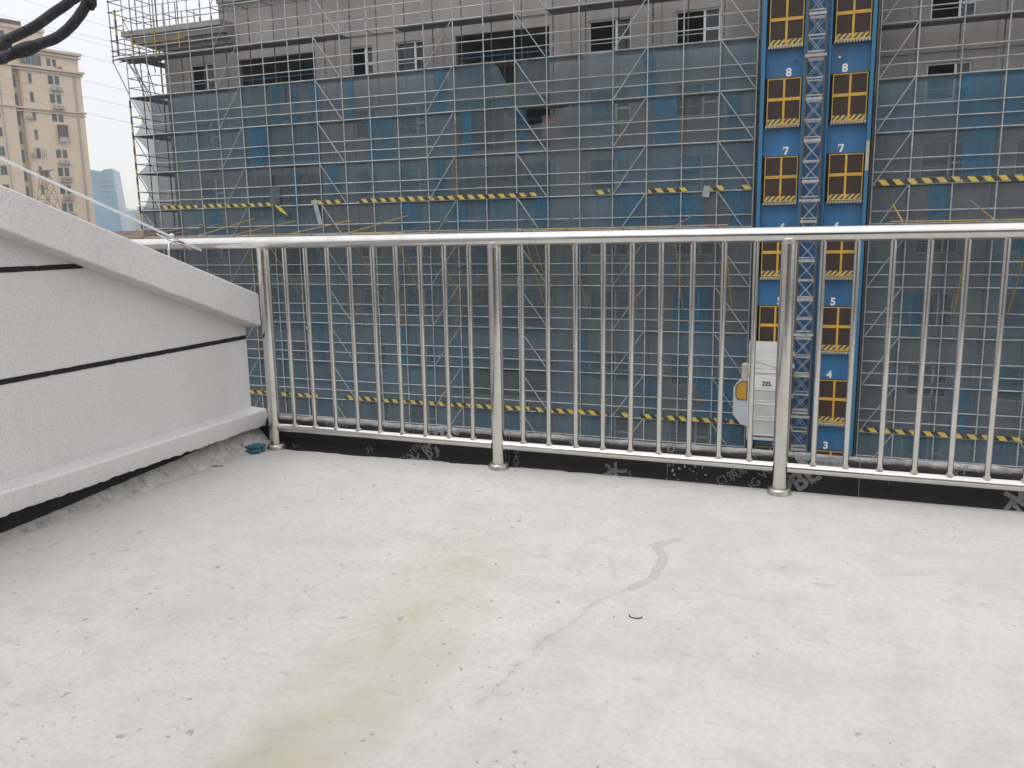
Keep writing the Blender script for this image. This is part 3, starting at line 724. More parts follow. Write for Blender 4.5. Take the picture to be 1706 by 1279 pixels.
# ------------------------------------------------------------------ scaffolding
FY = 36.5; BY = 37.5
CAMP = Vector((0, 0, 1.12))
def standard_mesh(name, mat, z0, z1, r=0.028):
    m_ = MB().tube((0, 0, z0), (0, 0, z1), r, 7)
    z = math.ceil((z0 - 0.25) / 0.5) * 0.5 + 0.25
    while z < z1:
        m_.tube((0, 0, z - 0.015), (0, 0, z + 0.015), 0.055, 7); z += 0.5
    me = m_.mesh(name, mat); shade_auto(me, 45); return me
DECKS = [8.75 - 2 * k for k in range(-3, 11)]      # 14.75 ... -11.25
def net_mesh(w, h, top_sag=0.0, side_in=0.0, seed=0, nx=18, nz=8, lobes=1):
    rnd = random.Random(seed); ph = [rnd.uniform(0, 6.28) for _ in range(6)]; v = []; f = []
    for j in range(nz + 1):
        for i in range(nx + 1):
            u = i / nx; t = j / nz
            x = u * w; z = t * h
            if side_in: x = x + side_in * math.sin(math.pi * t) * (1 - u)
            z -= top_sag * abs(math.sin(math.pi * u * lobes)) * t * t
            y = 0.012 * math.sin(u * 9 + ph[0] + t) * (0.4 + t) + 0.010 * math.sin(u * 23 + ph[1]) * math.sin(t * 3 + ph[2]) + 0.006 * math.sin(t * 7 + ph[3]) + 0.014 * math.sin(math.pi * t) * math.sin(u * 3 + ph[4])
            v.append((x, y, z))
    for j in range(nz):
        for i in range(nx): a = j * (nx + 1) + i; f.append((a, a + 1, a + nx + 2, a + nx + 1))
    return v, f
def net_obj_mesh(name, mat, **kw):
    v, f = net_mesh(**kw); me = bpy.data.meshes.new(name); me.from_pydata(v, [], f); me.materials.append(mat)
    for p in me.polygons: p.use_smooth = True
    return me

def scaffold(root, xs, decks, braces, ztop, net_top, side=1, rust=()):
    std = standard_mesh("standard", M_galv, GZ, ztop); stdb = standard_mesh("inner_standard", M_galv_in, GZ, ztop)
    ledgers = []
    for i, x in enumerate(xs):
        jit = U(-1, 1) * 0.02
        link("standard", std, root, mat4=Matrix.Translation((x, FY, U(-.1, .1) * 0)))
        link("inner_standard", stdb, root, mat4=Matrix.Translation((x + jit, BY, 0)))
        if i in rust:
            pipe("yellow_sleeve", (x, FY, rust[i][0]), (x, FY, rust[i][1]), 0.031, M_rust, root, 7)
    for d in decks:
        for i in range(len(xs) - 1):
            a, b = xs[i], xs[i + 1]
            for k, dz in enumerate((0, 0.5, 1.0)):
                s = U(-1, 1) * 0.008
                ledgers.append((Vector((a, FY, d + dz + s)), Vector((b, FY, d + dz + U(-1, 1) * 0.008)), 0.024 if k else 0.027, M_galv))
            ledgers.append((Vector((a, BY, d)), Vector((b, BY, d)), 0.022, M_galv_in))
    # what shows largest as single ledgers, the rest joined
    def size(l):
        m = (l[0] + l[1]) / 2
        if m.z < -8.6 or m.z > 13.5: return -1
        return (0.4 if l[3] is M_galv_in else 1.0) / (m - CAMP).length
    ledgers.sort(key=size, reverse=True)
    for l in ledgers[:298]: pipe("ledger", l[0], l[1], l[2], l[3], root)
    if len(ledgers) > 298:
        for mat in (M_galv, M_galv_in):
            m_ = MB()
            for l in ledgers[298:]:
                if l[3] is mat: m_.tube(l[0], l[1], l[2], 5)
            if m_.v: o = build(m_, "far_ledgers" if mat is M_galv else "inner_ledgers", mat, root, auto=50); o['kind'] = 'stuff'
    # transoms front to back
    m_ = MB()
    for d in decks:
        for x in xs: m_.tube((x, FY, d - 0.03), (x, BY, d - 0.03), 0.022, 5)
    o = build(m_, "transoms", M_galv_in, root, auto=50); o['kind'] = 'stuff'
    # diagonal braces
    for d in decks[:-1]:
        if d > 13: continue
        for (i, s) in braces:
            a, b = xs[i], xs[i + 1]
            if s < 0: a, b = b, a
            zz = 0.04
            pipe("diagonal_brace", (a + s * 0.05, FY - 0.06, d + zz), (b - s * 0.05, FY - 0.06, d + 2 - zz), 0.022, M_galv, root)
    # walkway planks of steel, four boards to a bay
    pl = []
    for d in decks:
        if not (-9 < d < 12): continue
        for i in range(len(xs) - 1):
            if R() < 0.07: continue
            for q in range(2):
                y0 = FY + 0.08 + q * 0.45; pl.append((xs[i] + 0.03, xs[i + 1] - 0.03, y0, y0 + 0.42, d - 0.045 + U(0, .01), d - 0.005))
    pl.sort(key=lambda p: (0 if p[4] > net_top - 0.5 else 1, abs(p[4] - 3)))
    for p in pl[:298]: block("walkway_plank", *p, M_deck, root)
    if len(pl) > 298:
        m_ = MB()
        for p in pl[298:]: m_.box(*p)
        o = build(m_, "far_walkway_planks", M_deck, root); o['kind'] = 'stuff'
# left main scaffold
XL = [-36.0, -34.6] + [-3.19 - 1.5 * (20 - i) for i in range(21)]
XL[-1] = -3.22
sL = thing("scaffold", "large galvanised tube scaffold with blue grey safety nets left of the blue hoist", "scaffolding", (-20, FY, GZ))
o2 = 2
scaffold(sL, XL, DECKS, [(o2 + 2, 1), (o2 + 6, -1), (o2 + 10, 1), (o2 + 13, -1), (o2 + 16, 1), (o2 + 19, -1)], 15.4, 8.75,
         rust={13: (2.9, 6.3), 20: (4.0, 6.6)})
XR = [1.31, 2.65] + [2.65 + 1.5 * k for k in range(1, 8)]
sR = thing("scaffold", "smaller galvanised tube scaffold with safety nets right of the blue hoist", "scaffolding", (5, FY, GZ))
scaffold(sR, XR, DECKS, [(0, 1), (4, -1)], 15.4, 6.75)

# nets
M_scrap = grimy('pale_torn_sheet', (0.33, 0.39, 0.39), 0.9)
NV = [net_obj_mesh("safety_net", M_net, w=1.0, h=2.0, seed=s, top_sag=(0.0, 0.05, 0.09, 0.03, 0.12, 0.0, 0.07, 0.04)[s], lobes=(1, 2, 3, 3, 1, 1, 2, 3)[s]) for s in range(8)]
NB = [net_obj_mesh("net_fold", M_netblue, w=1.0, h=2.0, seed=20 + s, side_in=(0.0, 0.35, 0.2, -0.25)[s]) for s in range(4)]
def hang_nets(root, xs, ztop, zmin, skip=()):
    z = ztop
    while z > zmin:
        i = 0
        while i < len(xs) - 1:
            n = random.choice((2, 3, 3, 4)); n = min(n, len(xs) - 1 - i)
            x0, x1 = xs[i], xs[i + n]; key = (round(z, 2), i)
            # nets that tore or sagged get their own mesh
            if not any(abs(s[0] - z) < .1 and x0 < s[1] < x1 for s in skip):
                W = Matrix.Translation((x0 + 0.02, FY + 0.10 + U(0, .02), z - 2.0)) @ Matrix.Diagonal((x1 - x0 - 0.04 + U(-0.03, 0.03), 1, 1.0, 1))
                link("safety_net", random.choice(NV), root, mat4=W)
            else:
                for s in skip:
                    if abs(s[0] - z) < .1 and x0 < s[1] < x1:
                        if s[3] - s[2] > 0 and s[2] > x0:
                            link("safety_net", NV[1], root, mat4=Matrix.Translation((x0, FY + 0.10, z - 2)) @ Matrix.Diagonal((s[2] - x0, 1, 1, 1)))
                        if s[3] < x1:
                            link("safety_net", NV[2], root, mat4=Matrix.Translation((s[3], FY + 0.10, z - 2)) @ Matrix.Diagonal((x1 - s[3], 1, 1, 1)))
                        v = []; f = []; nn = 14
                        for q in range(nn + 1):
                            u = q / nn; x = s[2] + (s[3] - s[2]) * u; zt = z - s[4](u) * 2
                            for r_ in range(6): v.append((x, FY + 0.07 + 0.03 * math.sin(u * 14 + r_) , z - 2 + (zt - z + 2) * r_ / 5))
                        for q in range(nn):
                            for r_ in range(5): a = q * 6 + r_; f.append((a, a + 6, a + 7, a + 1))
                        me = bpy.data.meshes.new("torn_net"); me.from_pydata(v, [], f); me.materials.append(M_net)
                        link("torn_net", me, root)
            # narrow double folds where nets overlap
            if R() < 0.24 and z < 9:
                w = U(0.3, 1.1); xx = U(x0, max(x0 + 0.05, x1 - w))
                W = Matrix.Translation((xx, FY + 0.045, z - 2.0 + U(-.05, .05))) @ Matrix.Diagonal((w, 1, U(0.9, 1.0), 1))
                link("net_fold", random.choice(NB), root, mat4=W)
            i += n
        z -= 2
tear = lambda pts: (lambda u: next((a[1] + (b[1] - a[1]) * (u - a[0]) / (b[0] - a[0]) for a, b in zip(pts[:-1], pts[1:]) if u <= b[0] + 1e-6), 0))
hang_nets(sL, XL[2:], 8.75, -12, skip=[(8.75, -14.0, -14.9, -13.1, tear([(0, 0), (0.2, .08), (0.42, .45), (0.55, .92), (0.6, .4), (0.68, .05), (1, 0)])),
                                       (6.75, -12.9, -14.3, -11.0, tear([(0, 0), (0.04, .12), (0.18, .34), (0.40, .42), (0.62, .36), (0.74, .2), (1, 0)])),
                                       (8.75, -27.0, -27.5, -26.0, tear([(0, 0), (1, 0)]))])
hang_nets(sR, XR, 6.75, -12)
# explicit broad blue double layers seen in the photograph
for (x, z, w) in ((-4.6, 2.75, 1.4), (-7.4, 2.75, 1.7), (-9.2, 2.75, 1.4), (-7.5, 6.75, 1.2), (-6.2, -1.25, 1.5), (-5.9, -5.25, 2.6), (-4.7, -7.25, 1.5), (-8.1, -5.25, 1.3), (-18.0, 4.75, .8), (-16.6, 6.75, .8), (-17.8, 8.75, .7),
                  (-22.6, 8.75, .6), (-21.6, 6.75, .8), (-28.2, 6.75, .9), (-23.9, 4.75, .9), (-24.6, 8.75, .7), (-21.1, 6.75, 1.2), (-26.9, 8.75, .6), (-19.7, 2.75, 1.1), (-13, 2.75, .8),
                  (4.3, 6.75, 1.3), (4.3, 4.75, 1.3), (4.5, -5.25, 1.0), (5.8, 6.75, 1.4), (3.3, 2.75, .9)):
    link("net_fold", random.choice(NB), sL if x < 0 else sR, mat4=Matrix.Translation((x, FY + 0.045, z - 2)) @ Matrix.Diagonal((w, 1, 1, 1)))
for (x, z, w, h, c) in ((-12.55, 5.2, 0.75, 1.15, (0.20, 0.09, 0.085)), (-10.9, 5.5, 0.6, 0.8, (0.22, 0.14, 0.11)), (-13.6, -4.9, 1.2, .7, (0.20, 0.08, 0.13))):
    t_ = NT("red_cloth"); me = net_obj_mesh("red_cloth", t_.done(t_.bsdf(c, 0.9)), w=w, h=h, seed=5)
    link("red_cloth", me, sL, mat4=Matrix.Translation((x, FY + 0.45, z)))
NT1 = net_obj_mesh('safety_net', M_netthin, w=1.0, h=2.0, seed=3)
# front bays that turn the corner: single nets, sky behind
for d in DECKS:
    if d <= 8.75 and d > -12:
        link("safety_net", NT1, sL, mat4=Matrix.Translation((-34.62, FY + 0.08, d - 2)) @ Matrix.Diagonal((1.43, 1, 1, 1)))
        if d < 4:
            link("safety_net", NT1, sL, mat4=Matrix.Translation((-36, FY + 0.08, d - 2)) @ Matrix.Diagonal((1.4, 1, 1, 1)))
# return scaffold along the end wall
YS = [FY + 1.5 * k for k in range(1, 7)]
std = standard_mesh("return_standard", M_galv_in, GZ, 14.2)
for y in YS:
    link("return_standard", std, sL, mat4=Matrix.Translation((-36.0, y, 0)))
    link("return_standard", std, sL, mat4=Matrix.Translation((-35.1, y, 0)))
for d in DECKS:
    if d < -9 or d > 12: continue
    for dz in (0, 0.5, 1.0):
        pipe("return_ledger", (-36.0, FY, d + dz), (-36.0, YS[-1], d + dz), 0.024, M_galv_in, sL)
    pipe("return_ledger", (-35.1, BY, d), (-35.1, YS[-1], d), 0.022, M_galv_in, sL)
    for k in range(0, len(YS)):
        ya = FY + 1.5 * k
        block("walkway_board", -35.95, -35.15, ya + 0.04, ya + 1.46, d - 0.045, d - 0.005, M_deck, sL)
    pipe("diagonal_brace", (-36.04, FY + 0.05, d + 2), (-36.04, FY + 1.5, d), 0.022, M_galv_in, sL)
for k, d in enumerate(dd for dd in DECKS if -11 < dd <= 8.75):
    nn = net_obj_mesh("return_net", M_netthin, w=7.0, h=1.96, side_in=0.6 + 0.35 * (k % 2), seed=40 + k)
    link("return_net", nn, sL, mat4=Matrix.Translation((-35.97, FY + 0.05, d - 2)) @ Matrix.Rotation(math.pi / 2, 4, 'Z'))
for k in range(20):
    z0 = 8.6 - k * 0.8
    pipe("hazard_wrap", (-36.0, FY - 0.03, z0 - 0.75), (-36.0, FY - 0.03, z0), 0.05, M_haz_v, sL, 8)
# top left cantilevered bays
for (x, y) in ((-36.9, FY), (-35.45, FY), (-36.9, FY + 1.5), (-36.9, FY + 3.0), (-36.9, FY + 4.5), (-33.9, FY)):
    pipe("standard", (x, y, 10.6), (x, y, 15), 0.027, M_galv_in, sL)
for z in (11.22, 11.74, 12.42, 13.18, 13.72, 14.3):
    pipe("ledger", (-36.95, FY, z), (-36.0, FY, z + 0.02), 0.024, M_galv_in, sL)
    pipe("ledger", (-36.9, FY - 0.1, z), (-36.9, FY + 3.1, z), 0.024, M_galv_in, sL)
for z in (10.75, 10.95):
    for y in (FY, FY + 0.5, FY + 1.0): pipe("ledger", (-37.0, y, z), (-33.2, y, z), 0.027, M_rust if z > 10.8 and y > FY else M_galv_in, sL)
for k in range(5):
    block("walkway_board", -36.85, -34.9, FY + 0.1 + k * 0.28, FY + 0.34 + k * 0.28, 10.80, 10.84, M_rust if k % 2 else M_deck, sL)
for (a, b) in (((-36.95, FY, 10.7), (-36.02, FY, 8.9)), ((-36.9, FY + 1.5, 10.7), (-36.02, FY + 1.5, 8.9)), ((-35.6, FY, 10.7), (-34.7, FY, 7.9)), ((-35.45, FY + .8, 10.7), (-34.7, FY + 0.8, 8.0)), ((-36.0, FY, 10.7), (-35.2, FY + .9, 8.8))):
    pipe("raking_strut", a, b, 0.025, M_galv_in, sL)
pipe("hazard_wrap", (-36.6, FY + 0.1, 11.0), (-36.6, FY + 0.1, 13.3), 0.055, M_haz_v, sL, 8)
for (a, b) in (((-35.45, FY - .03, 10.9), (-35.45, FY - .03, 12.0)), ((-33.9, FY - .03, 10.6), (-33.9, FY - .03, 12.7)), ((-32.3, FY - .03, 11.0), (-32.3, FY - .03, 11.8)), ((-35.5, FY - 0.05, 11.42), (-31.9, FY - .05, 11.42))):
    pipe("yellow_tube", a, b, 0.032, M_yellow, sL, 7)

# hazard toe boards, each a board of its own, some missing, some askew
def toe_boards(root, xs, z, y, ranges, zt=0.20):
    for a, b in ranges:
        x = a
        while x < b - 0.2:
            w = min(U(1.2, 1.9), b - x); tilt = U(-1, 1) * 0.012
            W = Matrix.Translation((x + w / 2, y - 0.035 - U(0, .01), z + 0.11 + U(-.01, .02))) @ Matrix.Rotation(tilt, 4, 'Y') @ Matrix.Diagonal((w - 0.02, 0.02, zt * U(0.8, 1.05), 1))
            link("toe_board", unit_box(M_haz), root, mat4=W); x += w
toe_boards(sL, XL, 2.75, FY, [(-34.5, -32.0), (-31.6, -27.2), (-24.8, -23.0), (-22.1, -12.7), (-10.0, -9.3), (-7.6, -5.9), (-5.1, -4.4), (-3.7, -3.25)][0:8])
toe_boards(sL, XL, -7.25, FY, [(-36.0, -25.1), (-23.4, -13.2), (-12.9, -9.3), (-8.8, -8.2), (-7.9, -4.0), (-3.9, -3.25)])
toe_boards(sR, XR, 2.75, FY, [(1.35, 12)], 0.22)
toe_boards(sR, XR, -7.25, FY, [(1.4, 12)], 0.20)
link("toe_board", unit_box(M_haz), sL, mat4=Matrix.Translation((-26.6, FY - 0.1, 2.55)) @ Matrix.Rotation(0.45, 4, 'Y') @ Matrix.Diagonal((1.1, 0.02, 0.2, 1)))
for (x, z, w, h, rr) in ((-27.3, 2.9, 0.6, 0.9, 0.1), (-24.4, 1.7, 0.25, 1.3, -0.25), (-5.3, 2.55, 0.28, 0.45, 0.2), (-20.5, -1.4, 0.6, 0.9, 0.2), (-25.6, -3.55, .3, .25, .6)):
    t_ = "torn_sheet"; v, f = net_mesh(w, h, seed=int(abs(x))); me = bpy.data.meshes.new(t_); me.from_pydata(v, [], f); me.materials.append(M_scrap if w < .4 else M_net)
    link(t_, me, sL, mat4=Matrix.Translation((x, FY - 0.08, z)) @ Matrix.Rotation(rr, 4, 'Y'))

# ------------------------------------------------------------------ catch fans of yellow poles
def fan(label, x0, x1, struts, ties):
    root = thing("catch_fan", label, "catch fan", ((x0 + x1) / 2, FY, 0))
    yo, zo = 33.45, 1.30
    x = x0
    while x < x1:
        w = min(U(3.5, 6), x1 - x)
        pipe("outer_pole", (x, yo + U(-.02, .02), zo + U(-.02, .03)), (x + w + 0.15, yo + U(-.02, .02), zo + U(-.02, .03)), 0.026, random.choice((M_yellow, M_rust, M_yellow)), root, 7)
        x += w
    for k, x in enumerate(struts):
        pipe("strut", (x + U(-.03, .03), 36.42, -2.25 + U(-.05, .05)), (x + U(-.1, .1), yo - 0.05, zo + 0.02), 0.025, M_yellow if k % 4 else M_rust, root, 7)
    for (x, dx) in ties:
        pipe("tie_pole", (x, yo, zo), (x + dx, 36.4, 1.3 + U(.5, .9)), 0.025, random.choice((M_yellow, M_rust, M_galv_in)), root, 7)
    pipe("inner_pole", (x0, 36.35, 1.02), (x1, 36.35, 1.02), 0.025, M_galv_in, root, 7)
    x = x0 + 0.1; k = 0
    while x < x1 - 0.3:
        w = min(U(1.4, 3.4), x1 - x); v = []; f = []
        for i in range(9):
            for j in range(9):
                u = i / 8; t = j / 8
                v.append((x + w * u, yo + (36.35 - yo) * t, zo - 0.05 + (1.0 - zo) * t - (0.22 + 0.1 * math.sin(k)) * math.sin(math.pi * t) - 0.05 * math.sin(math.pi * u)))
        for i in range(8):
            for j in range(8): a = i * 9 + j; f.append((a, a + 1, a + 10, a + 9))
        me = bpy.data.meshes.new("fan_net"); me.from_pydata(v, [], f); me.materials.append(M_netblue if R() < .55 else M_net)
        link("fan_net", me, root); x += w + 0.03; k += 1
fan("row of yellow and rusty poles with sagging blue net jutting from the left scaffold", -36.6, -4.0,
    [-33.2, -30.2, -27.34, -25.51, -22.9, -20.76, -18.51, -16.59, -15.89, -12.31, -11.95, -10.32, -7.99, -6.03, -3.91],
    [(-33.6, 1.9), (-31.9, 1.9), (-29.5, 1.2), (-27.4, 1.8), (-24.1, 1.6), (-20.8, 1.5), (-18.0, 0.8), (-13.2, .8), (-11.0, .6), (-5.9, .3)])
fan("row of yellow poles with sagging net jutting from the right scaffold", 1.9, 12.5, [2.16, 4.53, 6.39, 8.4, 10.6], [(2.3, -.2), (5.2, -.4)])

# ------------------------------------------------------------------ blue hoist landing tower
def text_mesh(body, size, bold, depth, mat, name):
    cu = bpy.data.curves.new("txt", 'FONT'); cu.body = body; cu.size = size; cu.align_x = 'CENTER'; cu.offset = bold; cu.extrude = depth; cu.resolution_u = 4
    ob = bpy.data.objects.new("txt", cu); C.objects.link(ob)
    me = bpy.data.meshes.new_from_object(ob.evaluated_get(bpy.context.evaluated_depsgraph_get())); me.name = name
    bpy.data.objects.remove(ob); bpy.data.curves.remove(cu); me.materials.clear(); me.materials.append(mat); return me
def serif_seven():
    m_ = MB(); y0, y1 = -0.006, 0.006
    m_.prism([(-0.14, 0.42), (0.15, 0.42), (0.15, 0.34), (-0.13, 0.34)], y0, y1); m_.prism([(-0.14, 0.345), (-0.10, 0.345), (-0.115, 0.25), (-0.145, 0.25)], y0, y1)
    m_.prism([(0.06, 0.345), (0.15, 0.345), (0.035, 0.0), (-0.075, 0.0), (-0.03, 0.14)], y0, y1); return m_.mesh("floor_number", M_digit)
def hoist():
    HY = 36.0
    root = thing("hoist_landing_tower", "tall blue hoist landing tower with yellow gates and white floor numbers", "landing tower", (-0.9, HY, GZ))
    digits = {n: text_mesh(str(n), 0.42, 0.014, 0.006, M_digit, "floor_number") for n in (2, 3, 4, 5, 6, 8, 9)}
    W0 = Matrix.Rotation(math.pi / 2, 4, 'X')
    for (a, b, y) in ((-3.0, -2.86, 35.78), (-1.43, -1.34, 35.9), (-0.50, -0.43, 35.9), (0.99, 1.12, 35.72)):
        block("column", a, b, y, 36.6, GZ, 14.5, M_bluecol, root)
    block("timber_patch", 0.992, 1.115, 35.70, 35.718, 3.3, 4.4, M_sill, root)
    block("back_panel", -1.33, -0.505, 36.35, 36.40, GZ, 14.5, M_bluepaint, root)
    for n in range(1, 10):
        zt = 3 * (n - 8) + 6.98; zb = zt - 1.77
        for lane, (a, b) in enumerate(((-2.85, -1.44), (-0.42, 0.98))):
            z1 = zt + 3 - 1.77 - 0.09
            block("wall_panel", a, b, HY + 0.02, HY + 0.06, zt + 0.03, z1, M_bluepaint, root)
            block("panel_flange", a, b, HY - 0.03, HY + 0.015, zt + 0.005, zt + 0.035, M_darksteel, root)
            # floor number
            me = serif_seven() if n == 7 else digits.get(n)
            if me is not None:
                dx = -1.97 if lane == 0 else 0.09
                Wd = Matrix.Translation((dx, HY + 0.012, 3 * (n - 8) + 7.06)) @ (Matrix.Scale(0.72, 4) if n == 7 else W0)
                link("floor_number", me, root, mat4=Wd)
            # gate
            ga, gb = a + 0.10, b - 0.04
            m_ = MB(); t = 0.035; yf0, yf1 = HY - 0.05, HY + 0.0
            m_.box(ga, gb, yf0, yf1, zt - t, zt).box(ga, gb, yf0, yf1, zb, zb + t).box(ga, ga + t, yf0, yf1, zb + t, zt - t).box(gb - t, gb, yf0, yf1, zb + t, zt - t)
            mx = (ga + gb) / 2; m_.box(mx - 0.04, mx + 0.04, yf0 + 0.002, yf1 - .002, zb + t, zt - t)
            zm = zb + 0.98; m_.box(ga + t, mx - 0.04, yf0 + .003, yf1 - .003, zm - 0.06, zm + 0.06).box(mx + 0.04, gb - t, yf0 + .003, yf1 - .003, zm - 0.06, zm + 0.06)
            g = build(m_, "landing_gate", M_gate, root)
            block("gate_mesh", ga + t, gb - t, HY - 0.028, HY - 0.022, zb + t, zt - t, M_gmesh, g)
            block("kick_plate", ga + t, mx - 0.04, HY - 0.045, HY - 0.03, zb + t, zb + 0.23, M_haz_g, g)
            block("kick_plate", mx + 0.04, gb - t, HY - 0.045, HY - 0.03, zb + t, zb + 0.23, M_haz_g, g)
            # corrugated sill
            m_ = MB(); k = 0; x = ga - 0.02
            while x < gb - 0.01:
                m_.box(x, x + 0.07, HY - 0.22, HY + 0.3, zb - 0.12, zb - 0.03); m_.box(x + 0.07, x + 0.11, HY - 0.20, HY + 0.3, zb - 0.055, zb - 0.031); x += 0.11
            build(m_, "corrugated_sill", M_sill, root)
            # landing deck into the building behind the gate
            block("landing_deck", a, b, HY + 0.31, WY + 0.2, zb - 0.12, zb - 0.06, M_darksteel, root)
    # dark sheets standing in for shade in the empty gaps beside the lanes
    block("gap_shade_sheet", -3.02, -3.005, 36.0, WY, GZ, 14.5, M_darksteel, root)
    block("gap_shade_sheet", 1.13, 1.15, 36.0, WY, GZ, 14.5, M_darksteel, root)
    for (x, z) in ((-0.95, 7.85), ):
        pass
    o = link("junction_box", unit_box(M_white), root, mat4=Matrix.Translation((-0.12, HY - 0.01, 7.6)) @ Matrix.Diagonal((.08, .08, .08, 1)))
    m_ = MB()
    for (a, b) in ((-.06, .06), (.06, .06), (-.06, -.06), (.06, -.06), (0, .07)): m_.box(-1.72 + a - .02, -1.72 + a + .02, HY - 0.02, HY + .019, 7.55 + b - .015, 7.55 + b + .015)
    build(m_, "bracket_holes", M_darksteel, root)
hoist()

def mast():
    MX, MY, w = -0.955, 35.25, 0.325
    root = thing("hoist_mast", "steel lattice hoist mast rising between the two blue lanes", "mast", (MX, MY, GZ))
    for sx in (-1, 1):
        for sy in (-1, 1):
            pipe("mast_rail", (MX + sx * w, MY + sy * w, GZ), (MX + sx * w, MY + sy * w, 14), 0.038, M_mast, root, 10)
    z = 8.285 - 0.765 * 33; k = 0
    while z < 13.5:
        t = 0.05 if k % 2 == 0 else 0.028
        if z > -9:
            s = block("section_ring", MX - w, MX + w, MY - w - 0.03, MY - w + 0.02, z - t, z + t, M_mastbar, root)
            block("section_ring", MX - w, MX + w, MY + w - 0.02, MY + w + 0.03, z - t, z + t, M_mastbar, root)
            pipe("side_bar", (MX - w, MY - w, z), (MX - w, MY + w, z), 0.02, M_mast, root)
            pipe("side_bar", (MX + w, MY - w, z), (MX + w, MY + w, z), 0.02, M_mast, root)
            if k % 2 == 0: block("section_ring", MX - w + .02, MX + w - .02, MY - w - 0.025, MY - w + 0.015, z + 0.11, z + 0.15, M_mastbar, root)
            for y in (MY - w, MY + w):
                for s_ in (1, -1):
                    pipe("cross_brace", (MX - s_ * (w - .04), y, z + 0.05), (MX + s_ * (w - .04), y, z + 0.72), 0.011, M_mastbar, root, 5)
        z += 0.765; k += 1
    # wall ties to the building, with cross tubes
    for z in (7.55, 2.2, -3.05, -6.4):
        for x in (MX - 0.28, MX + 0.28): pipe("wall_tie", (x, MY + w, z), (x, WY, z + 0.02), 0.03, M_mastbar, root)
        block("tie_clamp", MX - 0.38, MX + 0.38, MY - w - 0.08, MY - w - 0.035, z - 0.05, z + 0.05, M_mastbar, root)
        block("tie_clamp", MX - 0.30, MX + 0.30, MY - w - 0.07, MY - w - 0.03, z + 0.12, z + 0.17, M_mastbar, root)
mast()

